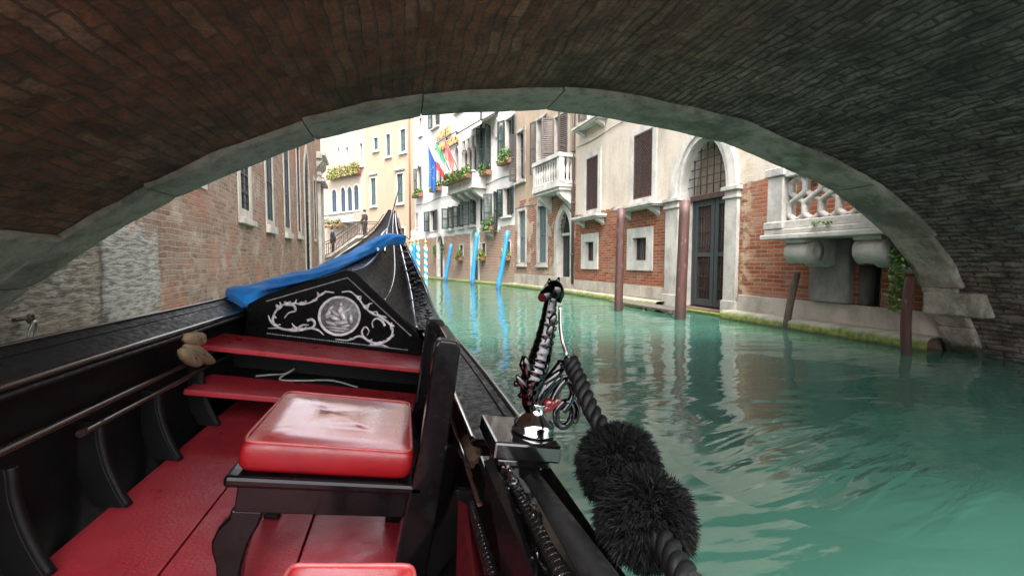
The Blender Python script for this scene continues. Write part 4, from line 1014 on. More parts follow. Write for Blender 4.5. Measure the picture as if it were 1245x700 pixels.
def leather():
    t = NT('red_leather'); c = t.coord()
    n = t.noise(c, 7, 3, .5, dist=.8)
    k = t.mix(t.ramp(t.noise(c, 5), .35, .7), (.34, .005, .010), (.42, .010, .014))
    h = t.math('ADD', t.math('MULTIPLY', t.noise(c, 90, 2), .05), t.math('MULTIPLY', n, 1.0))
    return t.out(Base_Color=k, Roughness=t.ramp(t.noise(c, 14, 5), .3, .7, .24, .36), Coat_Weight=1.0, Coat_IOR=1.75, Coat_Roughness=.17, Normal=t.bump(h, .004))
M['leather'] = leather()
M['leather_side'] = simple('red_leather_side', (.20, .003, .006), .38, 0, .18, 9, .001)
M['piping'] = simple('pale_piping', (.38, .07, .07), .4, 0, .25, 30)  # paler pink puts the highlight along the piping into its colour
M['chrome'] = simple('chromed_metal', (.62, .62, .63), .12, 1.0, .1)
M['silver'] = simple('aged_silver', (.60, .57, .58), .42, .25, .35, 40, .002)
M['darkiron'] = simple('dark_bow_iron', (.05, .045, .045), .4, .5, .3, 20)
M['seahorse'] = simple('dark_polished_metal', (.058, .056, .058), .09, 1.0, .4, 9, .0012)
M['trim'] = simple('brown_varnished_trim', (.032, .024, .021), .2, .1, .15, 2, coat=.6)
gon = thing('gondola', 'black gondola with red floor, carved fore panel and seahorse ornament', 'gondola', G0, (0, HEEL, 0))
#      v     uL     uR    wg   wbottom  ubL   ubR
HT = [(-2.6, -.62, .60, .50, -.16, -.42, .42), (-1.2, -.70, .68, .49, -.2, -.50, .50), (0, -.715, .705, .505, -.22, -.53, .53), (1.5, -.715, .705, .52, -.22, -.53, .53), (2.5, -.705, .68, .525, -.2, -.50, .50),
      (3.0, -.69, .64, .535, -.16, -.45, .46), (3.5, -.56, .585, .60, -.05, -.34, .40), (4.0, -.36, .50, .77, .12, -.18, .34), (4.4, -.18, .36, .99, .36, -.06, .24), (4.7, -.025, .235, 1.20, .62, .05, .17), (5.0, .065, .140, 1.46, 1.0, .09, .12)]
def sm_table(T, x):
    i = 0
    while i < len(T) - 2 and x > T[i + 1][0]: i += 1
    a, b_ = T[i], T[i + 1]; p0 = T[max(0, i - 1)]; p3 = T[min(len(T) - 1, i + 2)]; t = (x - a[0]) / (b_[0] - a[0]); r_ = []
    for k in range(1, len(a)):
        m0 = (b_[k] - p0[k]) / (b_[0] - p0[0] or 1); m1 = (p3[k] - a[k]) / (p3[0] - a[0] or 1); h = b_[0] - a[0]
        r_.append((2 * t ** 3 - 3 * t * t + 1) * a[k] + (t ** 3 - 2 * t * t + t) * h * m0 + (-2 * t ** 3 + 3 * t * t) * b_[k] + (t ** 3 - t * t) * h * m1)
    return r_
VS = [-2.6 + 7.6 * i / 76 for i in range(77)]
outer = []; inner = []
for v in VS:
    uL, uR, wg, wb, bL, bR = sm_table(HT, v)
    sec = [(uL + (bL - uL) * k ** 1.6, v, wg + (wb - wg) * k) for k in (0, .2, .4, .6, .8, 1)] + [(bR + (uR - bR) * (1 - (1 - k)) ** 1 if False else uR + (bR - uR) * (1 - k) ** 1.6, v, wb + (wg - wb) * k) for k in (0, .2, .4, .6, .8, 1)]
    outer.append(sec)
    e = .03; wi = max(-.06, wb + .02)
    c_ = (uL + uR) / 2
    inner.append([(p[0] + (e if p[0] < c_ else -e) * (1 if abs(p[0] - c_) > e * 1.2 else 0), v, max(p[2], wi)) for p in sec])
hb = MB(); hb.grid(outer, 0, True)
hb.face(outer[0]); hb.face(outer[-1])
hb.build('hull', M['hullblack'], gon)
ib = MB(); ib.grid([r_ for r_, v in zip(inner, VS) if v < 3.2], 0, True); ib.build('lining', M['hullblack'], gon)
# washboards and their metal edging
def strip(name, fn0, fn1, va, vb_, mat, th=.02, n=40):
    b = MB(); r0, r1, r2, r3 = [], [], [], []
    for i in range(n + 1):
        v = va + (vb_ - va) * i / n; a, c_ = V(fn0(v)), V(fn1(v)); r0.append(a); r1.append(c_); r2.append(c_ - V((0, 0, th))); r3.append(a - V((0, 0, th)))
    b.grid([r0, r1, r2, r3, r0], 0, False); return b.build(name, mat, gon)
def gun(v): return sm_table(HT, v)
strip('washboard', lambda v: (gun(v)[0] - .012, v, gun(v)[2] + .012), lambda v: (gun(v)[0] + .115, v, gun(v)[2] - .035), -2.5, 3.05, M['deckblack'])
strip('washboard', lambda v: (gun(v)[1] + .012, v, gun(v)[2] + .0), lambda v: (gun(v)[1] - .145, v, gun(v)[2] - .028), 1.22, 3.05, M['deckblack'])
strip('washboard', lambda v: (gun(v)[1] + .012, v, gun(v)[2] - .03), lambda v: (gun(v)[1] - .10, v, gun(v)[2] - .05), -2.5, 1.22, M['deckblack'])
for nm, f, va, vb_, r_, mt in (('edge_strip', lambda v: (gun(v)[0] - .012, v, gun(v)[2] + .016), -2.5, 4.9, .006, 'trim'), ('inner_rail', lambda v: (gun(v)[0] + .118, v, gun(v)[2] - .038), -2.5, 3.0, .013, 'trim'),
                               ('edge_strip', lambda v: (gun(v)[1] + .010, v, gun(v)[2] + .006), 1.2, 4.9, .009, 'trim'), ('inner_rail', lambda v: (gun(v)[1] - .15, v, gun(v)[2] - .03), 1.2, 3.0, .009, 'chrome'),
                               ('side_rail', lambda v: (-.585, v, .319), -1.5, 2.80, .013, 'trim'), ('side_rail', lambda v: (-.565, v, .268), 1.62, 3.0, .012, 'trim')):
    b = MB(); b.tube([f(va + (vb_ - va) * i / 50) for i in range(51)], r_, 8); b.build(nm, M[mt], gon)
b = MB(); b.tube([gun(v) and (gun(v)[0] + .135, v, gun(v)[2] - .055) for v in [-2.5 + 5.5 * i / 40 for i in range(41)]], .009, 6); b.build('inner_rail', M['deckblack'], gon)
# floor boards with open seams
for ua, ub in ((-.50, -.213), (-.207, .127), (.133, .44), (.446, .53)):
    b = MB(); b.box(ua, ub, -1.6, 3.0, -.022, 0); b.build('floor_board', M['redpaint'], gon, bevel=.003)
# knee ribs along both sides
for side in (-1, 1):
    for v in (.62, 1.0, 1.36, 1.70, 2.06, 2.46):
        b = MB(); W = .535
        crv = spline([(-.455, 0, 0), (-.485, 0, .045), (-.525, 0, .12), (-.555, 0, .20), (-.565, 0, .25), (-.572, 0, .275)], 4)
        poly = [(p.x, p.z) for p in crv] + [(-.62, .275), (-.60, .1), (-.54, 0)]
        b.prism(poly, v, v + .030, lambda a, c_, d: (a * -side if side > 0 else a, d, c_)); rbo = b.build('rib', M['hullblack'], gon, bevel=.003)
        b = MB(); b.tube([((p.x + .002) * -side if side > 0 else p.x + .002, v + .015, p.z) for p in crv], .0145, 6, flat=((0, 1, 0), 1.0)); b.build('edge', M['hullblack'], rbo)
# red thwarts
for ua, ub, va, vb_, w_ in ((-.665, .545, 2.60, 2.97, .36), (-.585, .50, 2.36, 2.66, .20)):
    b = MB(); b.box(ua, ub, va, vb_, w_ - .028, w_); b.build('thwart', M['redpaint'], gon, bevel=.006)
b = MB(); b.box(-.60, .56, 2.99, 3.02, -.02, .34); b.build('bulkhead', M['hullblack'], gon)
b = MB(); b.box(-.56, .52, 2.67, 2.985, .145, .165); b.build('locker_floor', M['hullblack'], gon)
# carved fore panel
BV = 2.985
def bp(px, py, d=0): q = g_at(px, py, 1, BV); return V((q.x, BV - d, q.z))
pan = [(-.55, .35), (.52, .35), (.52, .44), (.445, .51), (.02, .83), (-.03, .835), (-.46, .615), (-.55, .545)]
b = MB(); b.prism(pan, BV, BV + .04, lambda a, c_, d: (a, d, c_)); pn = b.build('fore_panel', M['panelblack'], gon, bevel=.006)
b = MB()
edge = [(-.45, .60), (-.02, .81), (.425, .495)]
for (a0, a1), (b0, b1) in zip(edge, edge[1:]):
    n = 44
    for i in range(n): t = i / n; b.ball((a0 + (b0 - a0) * t, BV - .002, a1 + (b1 - a1) * t - .022), (.0055, .004, .0035), 6, 4)
b.build('beading', M['silver'], pn); b = MB()
for i in range(60): b.ball((-.42 + .84 * i / 60, BV - .002, .385), (.0055, .004, .0035), 6, 4)
b.build('beading', M['silver'], pn)
mc = bp(413, 384); mr = .125
b = MB(); b.lathe([(mr * 1.0, 0), (mr * 1.0, -.014), (mr * .96, -.016), (mr * .93, -.008), (mr * .91, -.012), (mr * .885, -.004)], (mc.x, BV + .001, mc.z), 56, 0, 'y'); b.lathe([(mr * .90, -.0025), (mr * .88, -.0055), (.001, -.0055)], (mc.x, BV + .001, mc.z), 40, 1, 'y')
random.seed(3)
def blob(x, z, rx, rz, d=.010, rot=0):
    b.ball((mc.x + x * mr * 1.1, BV - .005, mc.z + z * mr * 1.1), (rx * mr * 1.1, d * 1.5, rz * mr * 1.1), 12, 8, M=Matrix.Rotation(rot, 3, 'Y'))
blob(-.02, .52, .09, .11, .016); blob(0, .25, .15, .24, .016, .2); blob(.16, .02, .13, .25, .014, -.5); blob(-.22, .12, .24, .08, .013, .5); blob(.28, .3, .22, .07, .012, -.7)
blob(-.18, -.12, .24, .12, .015, .3); blob(.1, -.28, .34, .10, .013, -.2); blob(-.3, -.38, .25, .08, .011, .25); blob(.32, -.42, .22, .07, .011, -.4); blob(0, -.55, .5, .05, .010); blob(0, -.66, .36, .04, .009)
blob(-.48, .02, .12, .2, .010, .3); blob(.5, -.05, .09, .22, .010, -.2); blob(-.42, .3, .16, .06, .010, -.8)
b.build('medallion', [M['silver'], simple('recess_shade_silver', (.16, .15, .155), .5, .3, .5, 60)], pn)  # darker silver paints the recess shade behind the relief
def zp(x, y): return bp(300 + x / 4.373, 300 + y / 4.373, .004)
def scroll(b, pts, r0, r1=None, k=7):
    P = spline([zp(*p) for p in pts], k); n = len(P)
    b.tube(P, [1.55 * (r0 + ((r1 if r1 is not None else r0) - r0) * i / (n - 1)) for i in range(n)], 6, flat=((0, 1, 0), .7))
b = MB()
scroll(b, [(465, 243), (420, 240), (385, 262), (350, 290), (300, 305), (250, 300), (190, 310), (150, 350), (140, 395), (165, 425), (215, 440), (280, 438), (345, 430), (362, 405), (345, 385), (322, 392)], .0035, .006)
scroll(b, [(200, 378), (225, 350), (258, 340), (250, 312), (205, 305)], .002, .007); scroll(b, [(115, 362), (128, 395), (155, 420)], .002, .006); scroll(b, [(112, 432), (180, 432), (240, 445), (300, 440)], .002, .006); scroll(b, [(345, 430), (385, 445), (410, 468)], .006, .002)
scroll(b, [(175, 292), (185, 315), (170, 330)], .002, .006); scroll(b, [(265, 280), (255, 300), (235, 305)], .002, .006); scroll(b, [(240, 405), (255, 425), (275, 438)], .002, .007); scroll(b, [(420, 232), (405, 250), (375, 262)], .002, .006); scroll(b, [(375, 240), (383, 255)], .002, .006); scroll(b, [(330, 415), (300, 415), (270, 432)], .002, .006)
scroll(b, [(505, 240), (550, 238), (590, 270), (625, 315), (660, 350), (700, 368), (745, 395), (775, 435), (765, 480), (730, 505), (690, 512), (650, 500), (620, 478)], .0035, .006)
scroll(b, [(672, 430), (668, 400), (690, 380), (720, 395), (735, 420)], .002, .006); scroll(b, [(470, 490), (540, 495), (590, 475), (620, 478)], .002, .006); scroll(b, [(755, 532), (710, 520), (655, 520)], .002, .007); scroll(b, [(620, 478), (612, 450), (630, 425), (650, 445), (640, 470)], .005, .002)
scroll(b, [(640, 330), (650, 305), (668, 300)], .006, .002); scroll(b, [(690, 340), (700, 362), (735, 375)], .002, .007); scroll(b, [(770, 400), (772, 430)], .002, .006); scroll(b, [(610, 268), (600, 285)], .002, .006); scroll(b, [(785, 465), (765, 480), (745, 492)], .002, .006)
for x, y, a_, q in ((300, 298, 0, 1), (215, 300, .4, 1), (165, 320, 1.0, 1), (140, 380, 1.6, 1), (160, 420, .8, 1), (230, 440, 0, 1), (300, 436, 0, 1), (360, 285, -.5, 1), (405, 248, -.6, .8), (590, 270, .8, 1), (625, 318, .9, 1), (668, 352, .6, 1), (725, 382, .6, 1), (768, 425, 1.4, 1), (765, 480, 2.0, 1), (715, 508, 0, 1), (650, 500, .4, 1), (560, 488, 0, .8)):
    p = zp(x, y); b.ball(p, (.021 * q, .005, .0085 * q), 10, 6, M=Matrix.Rotation(a_, 3, 'Y')); b.ball(p + V((.012, 0, .010)), (.010 * q, .004, .005 * q), 8, 5, M=Matrix.Rotation(a_ - .9, 3, 'Y'))
b.build('scrollwork', M['silver'], pn)
# gabled foredeck rising to the bow
RG = [(3.0, -.015, .825), (3.4, .03, .85), (3.8, .07, .93), (4.2, .09, 1.05), (4.6, .10, 1.22), (5.0, .105, 1.465)]
rows = []
for i in range(31):
    v = 3.025 + 1.95 * i / 30; uL, uR, wg = gun(v)[:3]; ru, rw = sm_table(RG, v); rw = max(rw, wg + .004)
    q = max(0, 1 - (v - 3.0) / 1.5) ** .8; sx, sw_ = ru + (uR - ru) * .66, rw + (wg - rw) * .66
    mx, mw = sx + (.450 - sx) * q, sw_ + (.515 - sw_) * q
    rows.append([(uL + .012, v, wg + .008)] + [(uL + (ru - uL) * k, v, wg + (rw - wg) * k ** .9) for k in (.33, .66)] + [(ru, v, rw)] + [((ru + mx) / 2, v, (rw + mw) / 2), (mx, v, mw)] + [(uR - .012, v, wg + .008)])
b = MB(); b.grid(rows, 0, False); b.build('foredeck', M['panelblack'], gon, recalc=False)
b = MB(); b.tube([(ru_[3][0], ru_[3][1], ru_[3][2] + .004) for ru_ in rows], .008, 8); b.build('ridge_strip', M['trim'], gon)
for k, r_ in ((4, .005), (5, .008)):
    b = MB(); b.tube([(ru_[k][0], ru_[k][1], ru_[k][2] + .005) for ru_ in rows], r_, 8); b.build('deck_strip', M['chrome'], gon)
# embossed plates on the starboard deck edge
b = MB(); random.seed(11)
for i in range(150):
    t = random.random(); r0 = rows[int(t * 26)]; a, c_ = V(r0[5]), V(r0[6]); q = random.uniform(.15, .85); p = a.lerp(c_, q)
    b.ball(p, (random.uniform(.006, .02), random.uniform(.012, .04), .008), 7, 4, M=Matrix.Rotation(random.uniform(0, 3), 3, 'Z'))
b.build('embossed_trim', M['darkiron'], gon)
# bow iron, edge on
b = MB(); sil = [(4.88, 1.16), (5.02, 1.20), (5.06, 1.36), (5.05, 1.52), (5.04, 1.70), (5.03, 1.90), (5.012, 1.93), (5.0, 1.70), (4.995, 1.5), (4.965, 1.38), (4.90, 1.30)]
b.prism(sil, -.007, .007, lambda a, c_, d: (.085 + d * (1.9 - c_) * 2.2 + max(0, (c_ - 1.2)) * .10, a, c_)); b.build('bow_iron', M['darkiron'], gon, bevel=.002)
b = MB()
for x in (-.03, .03): b.tube([(.10 + x, 3.9 + .15, 1.0), (.10 + x * .7, 4.15, 1.14), (.11, 4.35, 1.22)], [.012, .01, .006], 8)
b.ball((.08, 3.9, 1.0), .02, 10, 8); b.build('deck_ornament', M['chrome'], gon)

# ornate armrest on the starboard side
pb = MB()
pb.box(.545, .70, .93, 1.115, .555, .595); pb.box(.56, .685, .945, 1.10, .535, .5545); pb.box(.575, .672, .96, 1.085, .40, .5345); pb.box(.555, .69, .94, 1.105, .47, .495)
pb.build('ornament_pedestal', M['gloss'], gon, bevel=.006)
ax = [g_at(648, 590, 0, .655), g_at(690, 650, 0, .65), g_at(735, 715, 0, .645)]
a0, a1 = ax[0], ax[2]; dv = (a1 - a0).normalized()
b = MB(); b.tube([a0, ax[1], a1, a1 + dv * .35, a1 + dv * .7 + V((0, 0, -.06))], .028, 16); b.build('armrest', M['deckblack'], gon)
def rope_mould(name, p, q, r_, turns, mat):
    p, q = V(p), V(q); d = (q - p).normalized(); e1 = d.orthogonal().normalized(); e2 = d.cross(e1); n = int(turns * 14); b = MB()
    for ph in (0, pi):
        b.tube([p.lerp(q, i / n) + (e1 * cos(i * 2 * pi / 14 + ph) + e2 * sin(i * 2 * pi / 14 + ph)) * r_ * .5 for i in range(n + 1)], r_ * .62, 7)
    return b.build(name, mat, gon)
pq = lambda px, py, u: g_at(px, py, 0, u)
b = MB()
c1, c2, c3, c4 = g_at(598, 560, 0, .60), g_at(640, 585, 0, .625), g_at(712, 715, 0, .615), g_at(610, 715, 0, .565)
b.raw([c1, c2, c3, c4] + [c + V((.03, 0, -.02)) for c in (c1, c2, c3, c4)], [(0, 1, 2, 3), (4, 7, 6, 5), (0, 4, 5, 1), (1, 5, 6, 2), (2, 6, 7, 3), (3, 7, 4, 0)]); ap = b.build('armrest_panel', M['gloss'], gon)
rope_mould('rope_moulding', g_at(626, 592, 0, .612), g_at(690, 715, 0, .602), .0135, 10, M['gloss'])
rope_mould('rope_moulding', g_at(574, 614, 0, .545), g_at(603, 715, 0, .535), .0115, 10, M['gloss'])
b = MB(); nn = ((c2 - c1).cross(c4 - c1)).normalized()
if nn.x > 0: nn = -nn
def ap_pt(s_, t): return c1.lerp(c2, s_).lerp(c4.lerp(c3, s_), t) + nn * .004
for s0, ph in ((.3, 0), (.55, 2), (.75, 4)):
    P = [ap_pt(s0 + .14 * sin(t * 9 + ph), t) for t in [i / 40 for i in range(41)]]; b.tube(P, [.004 + .004 * abs(sin(i * .45 + ph)) for i in range(41)], 6)
for i in range(26):
    t = random.random(); s0 = random.uniform(.15, .8); b.ball(ap_pt(s0, t), (.006, .016, .010), 7, 5, M=Matrix.Rotation(random.uniform(0, 3), 3, 'X'))
b.build('relief_carving', M['gloss'], ap)
b = MB(); b.tube([g_at(548, 505, 0, .545), g_at(583, 612, 0, .54)], .007, 8); b.tube([g_at(607, 545, 0, .585), g_at(625, 585, 0, .59)], .007, 8); b.build('chrome_bar', M['chrome'], gon)
b = MB(); q0, q1, q2, q3 = g_at(557, 606, 0, .53), g_at(568, 614, 0, .54), g_at(580, 725, 0, .52), g_at(554, 725, 0, .505)
b.raw([q0, q1, q2, q3] + [c + V((.03, 0, -.03)) for c in (q0, q1, q2, q3)], [(0, 1, 2, 3), (4, 7, 6, 5), (0, 4, 5, 1), (1, 5, 6, 2), (2, 6, 7, 3), (3, 7, 4, 0)]); b.build('side_upholstery', simple('dark_red_velvet', (.06, .002, .004), .7, spec=.2), gon)
b = MB(); q0, q1, q2, q3 = g_at(588, 560, 0, .555), g_at(600, 556, 0, .57), g_at(655, 715, 0, .56), g_at(615, 715, 0, .55)
b.raw([q0, q1, q2, q3] + [c + V((.02, 0, -.02)) for c in (q0, q1, q2, q3)], [(0, 1, 2, 3), (4, 7, 6, 5), (0, 4, 5, 1), (1, 5, 6, 2), (2, 6, 7, 3), (3, 7, 4, 0)]); b.build('moulding_board', M['lacquer'], gon)
# seahorse ornament
HV = 1.01
def hp(px, py, dv_=0): q = g_at(px, py, 1, HV + dv_); return q
b = MB(); bc = hp(646, 533); bc.z = .596
b.lathe([(.052, 0), (.052, .006), (.047, .012), (.049, .02), (.044, .028), (.036, .036), (.024, .046), (.019, .058), (.022, .066), (.026, .07)], bc, 28); sh = b.build('seahorse_ornament', M['chrome'], gon)
b = MB()
P = spline([hp(650, 505), hp(645, 485), hp(648, 462), hp(655, 440), hp(661, 415), hp(666, 390), hp(669, 370), hp(672, 356)], 12)
rad = [.016, .022, .030, .027, .022, .018, .0155, .0145]
b.tube(P, [lerp_table([(i, r_) for i, r_ in enumerate(rad)], k * (len(rad) - 1) / (len(P) - 1))[0] * (1 + .025 * sin(k * 1.5) + .10 * NZ.noise(V((k * .35, 3, 1)))) for k in range(len(P))], 14)
b.ball(hp(673, 352), (.023, .030, .023), 14, 10); b.tube([hp(672, 350), hp(665, 356, -.03), hp(659, 362, -.055)], [.019, .014, .010], 10)
b.tube([hp(678, 350), hp(682, 358), hp(680, 368)], [.014, .010, .004], 8); b.tube([hp(668, 346), hp(668, 338)], [.008, .002], 6); b.tube([hp(677, 345), hp(680, 337)], [.008, .002], 6)
for i in range(12):                       # crest of fins down the neck
    p = P[16 + i * 4] if 16 + i * 4 < len(P) else P[-1]; b.ball(p + V((.014, -.006, 0)), (.010, .006, .008), 7, 5)
for pts in (([(640, 470), (632, 462), (628, 466)]), ([(642, 455), (635, 442), (637, 432)]), ([(645, 480), (636, 478), (630, 482)])):
    b.tube([hp(*p) for p in pts], [.012, .008, .005], 8)
b.ball(hp(628, 466), .008, 8, 6)
for x, y, a_, l_ in ((641, 448, .35, .030), (636, 468, .75, .030), (648, 478, .15, .032), (658, 480, -.25, .032), (666, 470, -.55, .034), (673, 458, -.8, .032), (660, 455, -.3, .030), (650, 458, .1, .030), (672, 388, -.25, .016), (668, 402, -.2, .017), (664, 418, -.2, .019)):
    b.ball(hp(x, y, -.016), (.0095, .008, l_), 10, 8, M=Matrix.Rotation(-a_, 3, 'Y'))
for k in range(6):                        # wing of overlapping flutes
    b.tube(spline([hp(652, 492 - k * 3), hp(662 + k * 1.5, 478 - k * 4), hp(676 + k * 1.2, 462 - k * 4), hp(684 - k * 1, 458 - k * 3)], 4), [.0115] * 12 + [.006], 7)
b.tube(spline([hp(655, 500), hp(668, 492), hp(680, 470), hp(690, 462), (hp(697, 476)), hp(692, 490), hp(684, 500)], 5), .009, 9)
b.ball(hp(668, 489), (.017, .014, .012), 12, 8, 1); b.tube(spline([hp(655, 497), hp(668, 495), hp(680, 484)], 5), .010, 8, 1)  # added red pieces stand in for red leather reflected in the metal
b.build('figure', [M['seahorse'], simple('painted_red_reflection', (.13, .004, .005), .2, coat=.6)], sh)
b = MB(); rc = hp(686, 503); b.tube([rc + V((cos(a * pi / 12) * .021, 0, sin(a * pi / 12) * .030)) for a in range(24)], .0085, 8, closed=True)
b.tube(spline([hp(697, 485), hp(703, 498), hp(700, 512), hp(694, 508)], 5), .006, 8); b.build('tail_ring', M['seahorse'], sh)

# twisted rope with two fur pompoms
tr = thing('pompom_rope', 'twisted black rope with two fluffy black pompoms hanging from seahorse', 'rope', gworld(.62, .9, .7), (0, HEEL, 0)); TO = V((.62, .9, .7))
def wool():
    t = NT('black_wool'); r_ = t.n.new('ShaderNodeNewGeometry').outputs['Random Per Island']
    return t.out(Base_Color=t.mix(t.math('POWER', r_, 2.5), (.002, .002, .0022), (.014, .014, .0155)), Roughness=.9, Specular_IOR_Level=.12)
M['fur'] = wool()
M['ropeblk'] = simple('black_rope', (.003, .003, .0035), .6, 0, .4, 30, spec=.25)
RP = [g_at(692, 437, 1, .98), g_at(703, 460, 1, .95), g_at(716, 492, 1, .90), g_at(735, 527, 1, .84), g_at(752, 565, 1, .77), g_at(782, 628, 1, .64), g_at(812, 668, 1, .55), g_at(838, 712, 1, .47)]
P = spline([p - TO for p in RP], 16)
b = MB()
for ph in range(3):
    path = []
    for i, p in enumerate(P):
        d = (P[min(i + 1, len(P) - 1)] - P[max(i - 1, 0)]).normalized(); e1 = V((1, 0, 0)); e1 = (e1 - d * e1.dot(d)).normalized(); e2 = d.cross(e1); a = i * .42 + ph * 2 * pi / 3
        path.append(p + (e1 * cos(a) + e2 * sin(a)) * .0105 * (1 + .12 * sin(i * .9 + ph)))
    b.tube(path, .0094, 8)
b.build('rope', M['ropeblk'], tr)
b = MB(); b.tube(spline([hp(681, 372) - TO, hp(681, 395) - TO, hp(684, 415) - TO, hp(689, 432) - TO, RP[0] - TO + V((0, 0, -.004))], 6), .0045, 8); b.build('hook', M['chrome'], tr)
random.seed(5)
for (px, py, vv, rr) in ((752, 566, .77, 54), (783, 629, .64, 62)):
    c0 = g_at(px, py, 1, vv) - TO; ru = (g_at(px + rr, py, 1, vv) - g_at(px, py, 1, vv)).length * .93
    CL = [V((random.gauss(0, 1), random.gauss(0, 1), random.gauss(0, 1))).normalized() for _ in range(240)]
    b = MB(); b.ball(c0, ru * .66, 16, 10)
    for _ in range(9000):
        d = V((random.gauss(0, 1), random.gauss(0, 1), random.gauss(0, 1))).normalized(); L_ = ru * random.uniform(.90, 1.02)
        if CL:
            nc_ = max(CL, key=lambda q_: q_.dot(d)); d = d.lerp(nc_, .26).normalized(); L_ *= .93 + .10 * (nc_.x * 7.3 % 1)
        cl = NZ.noise_vector(d * 6.5) * .26 + V((random.uniform(-1, 1), random.uniform(-1, 1), random.uniform(-1, 1))) * .10; q = d.orthogonal().normalized(); q = Matrix.Rotation(random.uniform(0, 6.3), 3, d) @ q; wd = .0013
        p0 = c0 + d * ru * .6; p1 = c0 + (d + cl * .4).normalized() * L_ * .86; p2 = c0 + (d + cl + V((0, 0, -.08))).normalized() * L_
        b.raw([p0 - q * wd, p0 + q * wd, p1 + q * wd, p1 - q * wd, p2], [(0, 1, 2, 3), (3, 2, 4)])
    b.build('pompom', M['fur'], tr, recalc=False)

# ------------------------------------------------------------------ seats
def cushion(name, label, u0, u1, v0, v1, w0, w1, crown=.005, group='red leather seat cushions'):
    cu, cv = (u0 + u1) / 2, (v0 + v1) / 2; t = thing(name, label, 'cushion', gworld(cu, cv, w0), (0, HEEL, 0), group)
    hu, hv, h = (u1 - u0) / 2, (v1 - v0) / 2, w1 - w0; n = 26
    def rr(x, z, r_=.045):       # rounded outline by angle
        return x
    b = MB(); rings = []; prof_ = [(-.03, 0), (-.004, .004), (0.004, h * .2), (.007, h * .5), (.005, h * .8), (.001, h * .93), (-.003, h * .975)]
    N = 64
    def outline(off, z, wob=0):
        r_ = .04; pts = []
        for k in range(N):
            a = 2 * pi * (k + .5) / N; e = .11
            c_, s_ = cos(a), sin(a); x = math.copysign(abs(c_) ** e, c_) * (hu + off); y = math.copysign(abs(s_) ** e, s_) * (hv + off)
            pts.append((x, y, z + wob * (.005 * NZ.noise(V((x * 9, y * 9, 2))))))
        return pts
    for off, z in prof_: rings.append(outline(off, z, 1 if z > .01 else 0))
    rings = [r_ + [r_[0]] for r_ in rings]; b.grid(rings, 0, True); 
    b.build('side_band', M['leather_side'], t)
    b = MB(); top = []
    for s_ in (1.0, .985, .955, .91, .86, .8, .74, .67, .6, .53, .46, .39, .32, .25, .18, .1, .03):
        base = outline(-.006, 0); row = []
        for x, y, z in base:
            xx, yy = x * s_, y * s_; zz = h * .97 + crown * (1 - s_ ** 4) + .0045 * NZ.noise(V((xx * 11, yy * 11, 5))) * (1 - s_ ** 6) - .004 * math.exp(-((xx - .05) ** 2 / .001 + (yy + .07 + xx * .3) ** 2 / .00025)) - .003 * math.exp(-((xx + .02) ** 2 / .004 + (yy - .03 + xx * .5) ** 2 / .0002)) - .0025 * math.exp(-((xx + .08) ** 2 / .003 + (yy - .09 - xx * .4) ** 2 / .0002))
            row.append((xx, yy, zz))
        top.append(row + [row[0]])
    b.grid(top, 0, True); b.face([p for p in top[-1][:-1]], 0, True); b.build('top_panel', M['leather'], t)
    b = MB(); b.tube([(x, y, h * .985 + .004 * NZ.noise(V((x * 9, y * 9, 2)))) for x, y, z in outline(-.003, 0)], .0038, 8, closed=True); b.build('piping', M['piping'], t)
    return t
ch = thing('chair', 'black lacquered chair with curved legs and slab back, facing sideways', 'chair', gworld(.2, 1.47, 0), (0, HEEL, 0)); CO = V((.2, 1.47, 0))
b = MB(); b.box(-.245, .245, -.255, .265, .325, .355); b.build('seat', M['lacquer'], ch, bevel=.010)
b = MB(); b.box(-.215, .215, -.235, -.205, .255, .324); b.box(-.215, .215, .205, .235, .255, .324); b.box(-.215, -.185, -.204, .204, .255, .324); b.box(.185, .215, -.204, .204, .255, .324); b.build('apron', M['lacquer'], ch, bevel=.004)
LEGP = [(-.035, .256), (.043, .256), (.036, .22), (.018, .17), (.010, .10), (.014, .0), (-.038, .0), (-.042, .06), (-.050, .11), (-.064, .145), (-.068, .17), (-.058, .205), (-.036, .235)]
for x, y, fl in ((-.19, -.225, 1), (-.19, .185, 1), (.19, .185, -1)):
    b = MB(); b.prism([(a * fl, c_) for a, c_ in LEGP], y, y + .045, lambda a, c_, d: (x + a, d, c_)); b.build('leg', M['lacquer'], ch, bevel=.006)
for y in (-.255, .20):
    b = MB(); k = .075; 
    b.prism([(.215, 0), (.285, 0), (.292, .30), (.288, .55), (.283, .735), (.272, .752), (.222, .752), (.214, .735), (.218, .45), (.205, .30), (.200, .15)], y, y + .055, lambda a, c_, d: (a, d, c_)); b.build('back_post', M['lacquer'], ch, bevel=.006)
b = MB(); b.box(.262, .283, -.199, .199, .36, .735); b.box(.255, .290, -.199, .199, .705, .738); b.build('back_panel', M['lacquer'], ch, bevel=.005)
b = MB(); b.box(.255, .2615, -.185, .185, .40, .69); b.build('back_upholstery', M['leather'], ch, bevel=.008)
cushion('seat_cushion', 'square red leather cushion with creased shiny top on black chair', -.022, .402, 1.235, 1.69, .356, .437)
st = thing('stool', 'low black stool at bottom edge under a second red cushion', 'stool', gworld(.30, .54, 0), (0, HEEL, 0))
b = MB(); b.box(-.12, .12, -.22, .23, .32, .355); b.build('seat', M['lacquer'], st, bevel=.008)
for x in (-.08, .05):
    for y in (-.2, .17): b = MB(); b.prism([(a * (1 if x < 0 else -1), c_ * 1.25) for a, c_ in LEGP], y, y + .04, lambda a, c_, d: (x + a, d, c_)); b.build('leg', M['lacquer'], st, bevel=.005)
cushion('seat_cushion', 'red leather cushion cut off by the bottom edge of the photo', .192, .40, .33, .785, .356, .425)

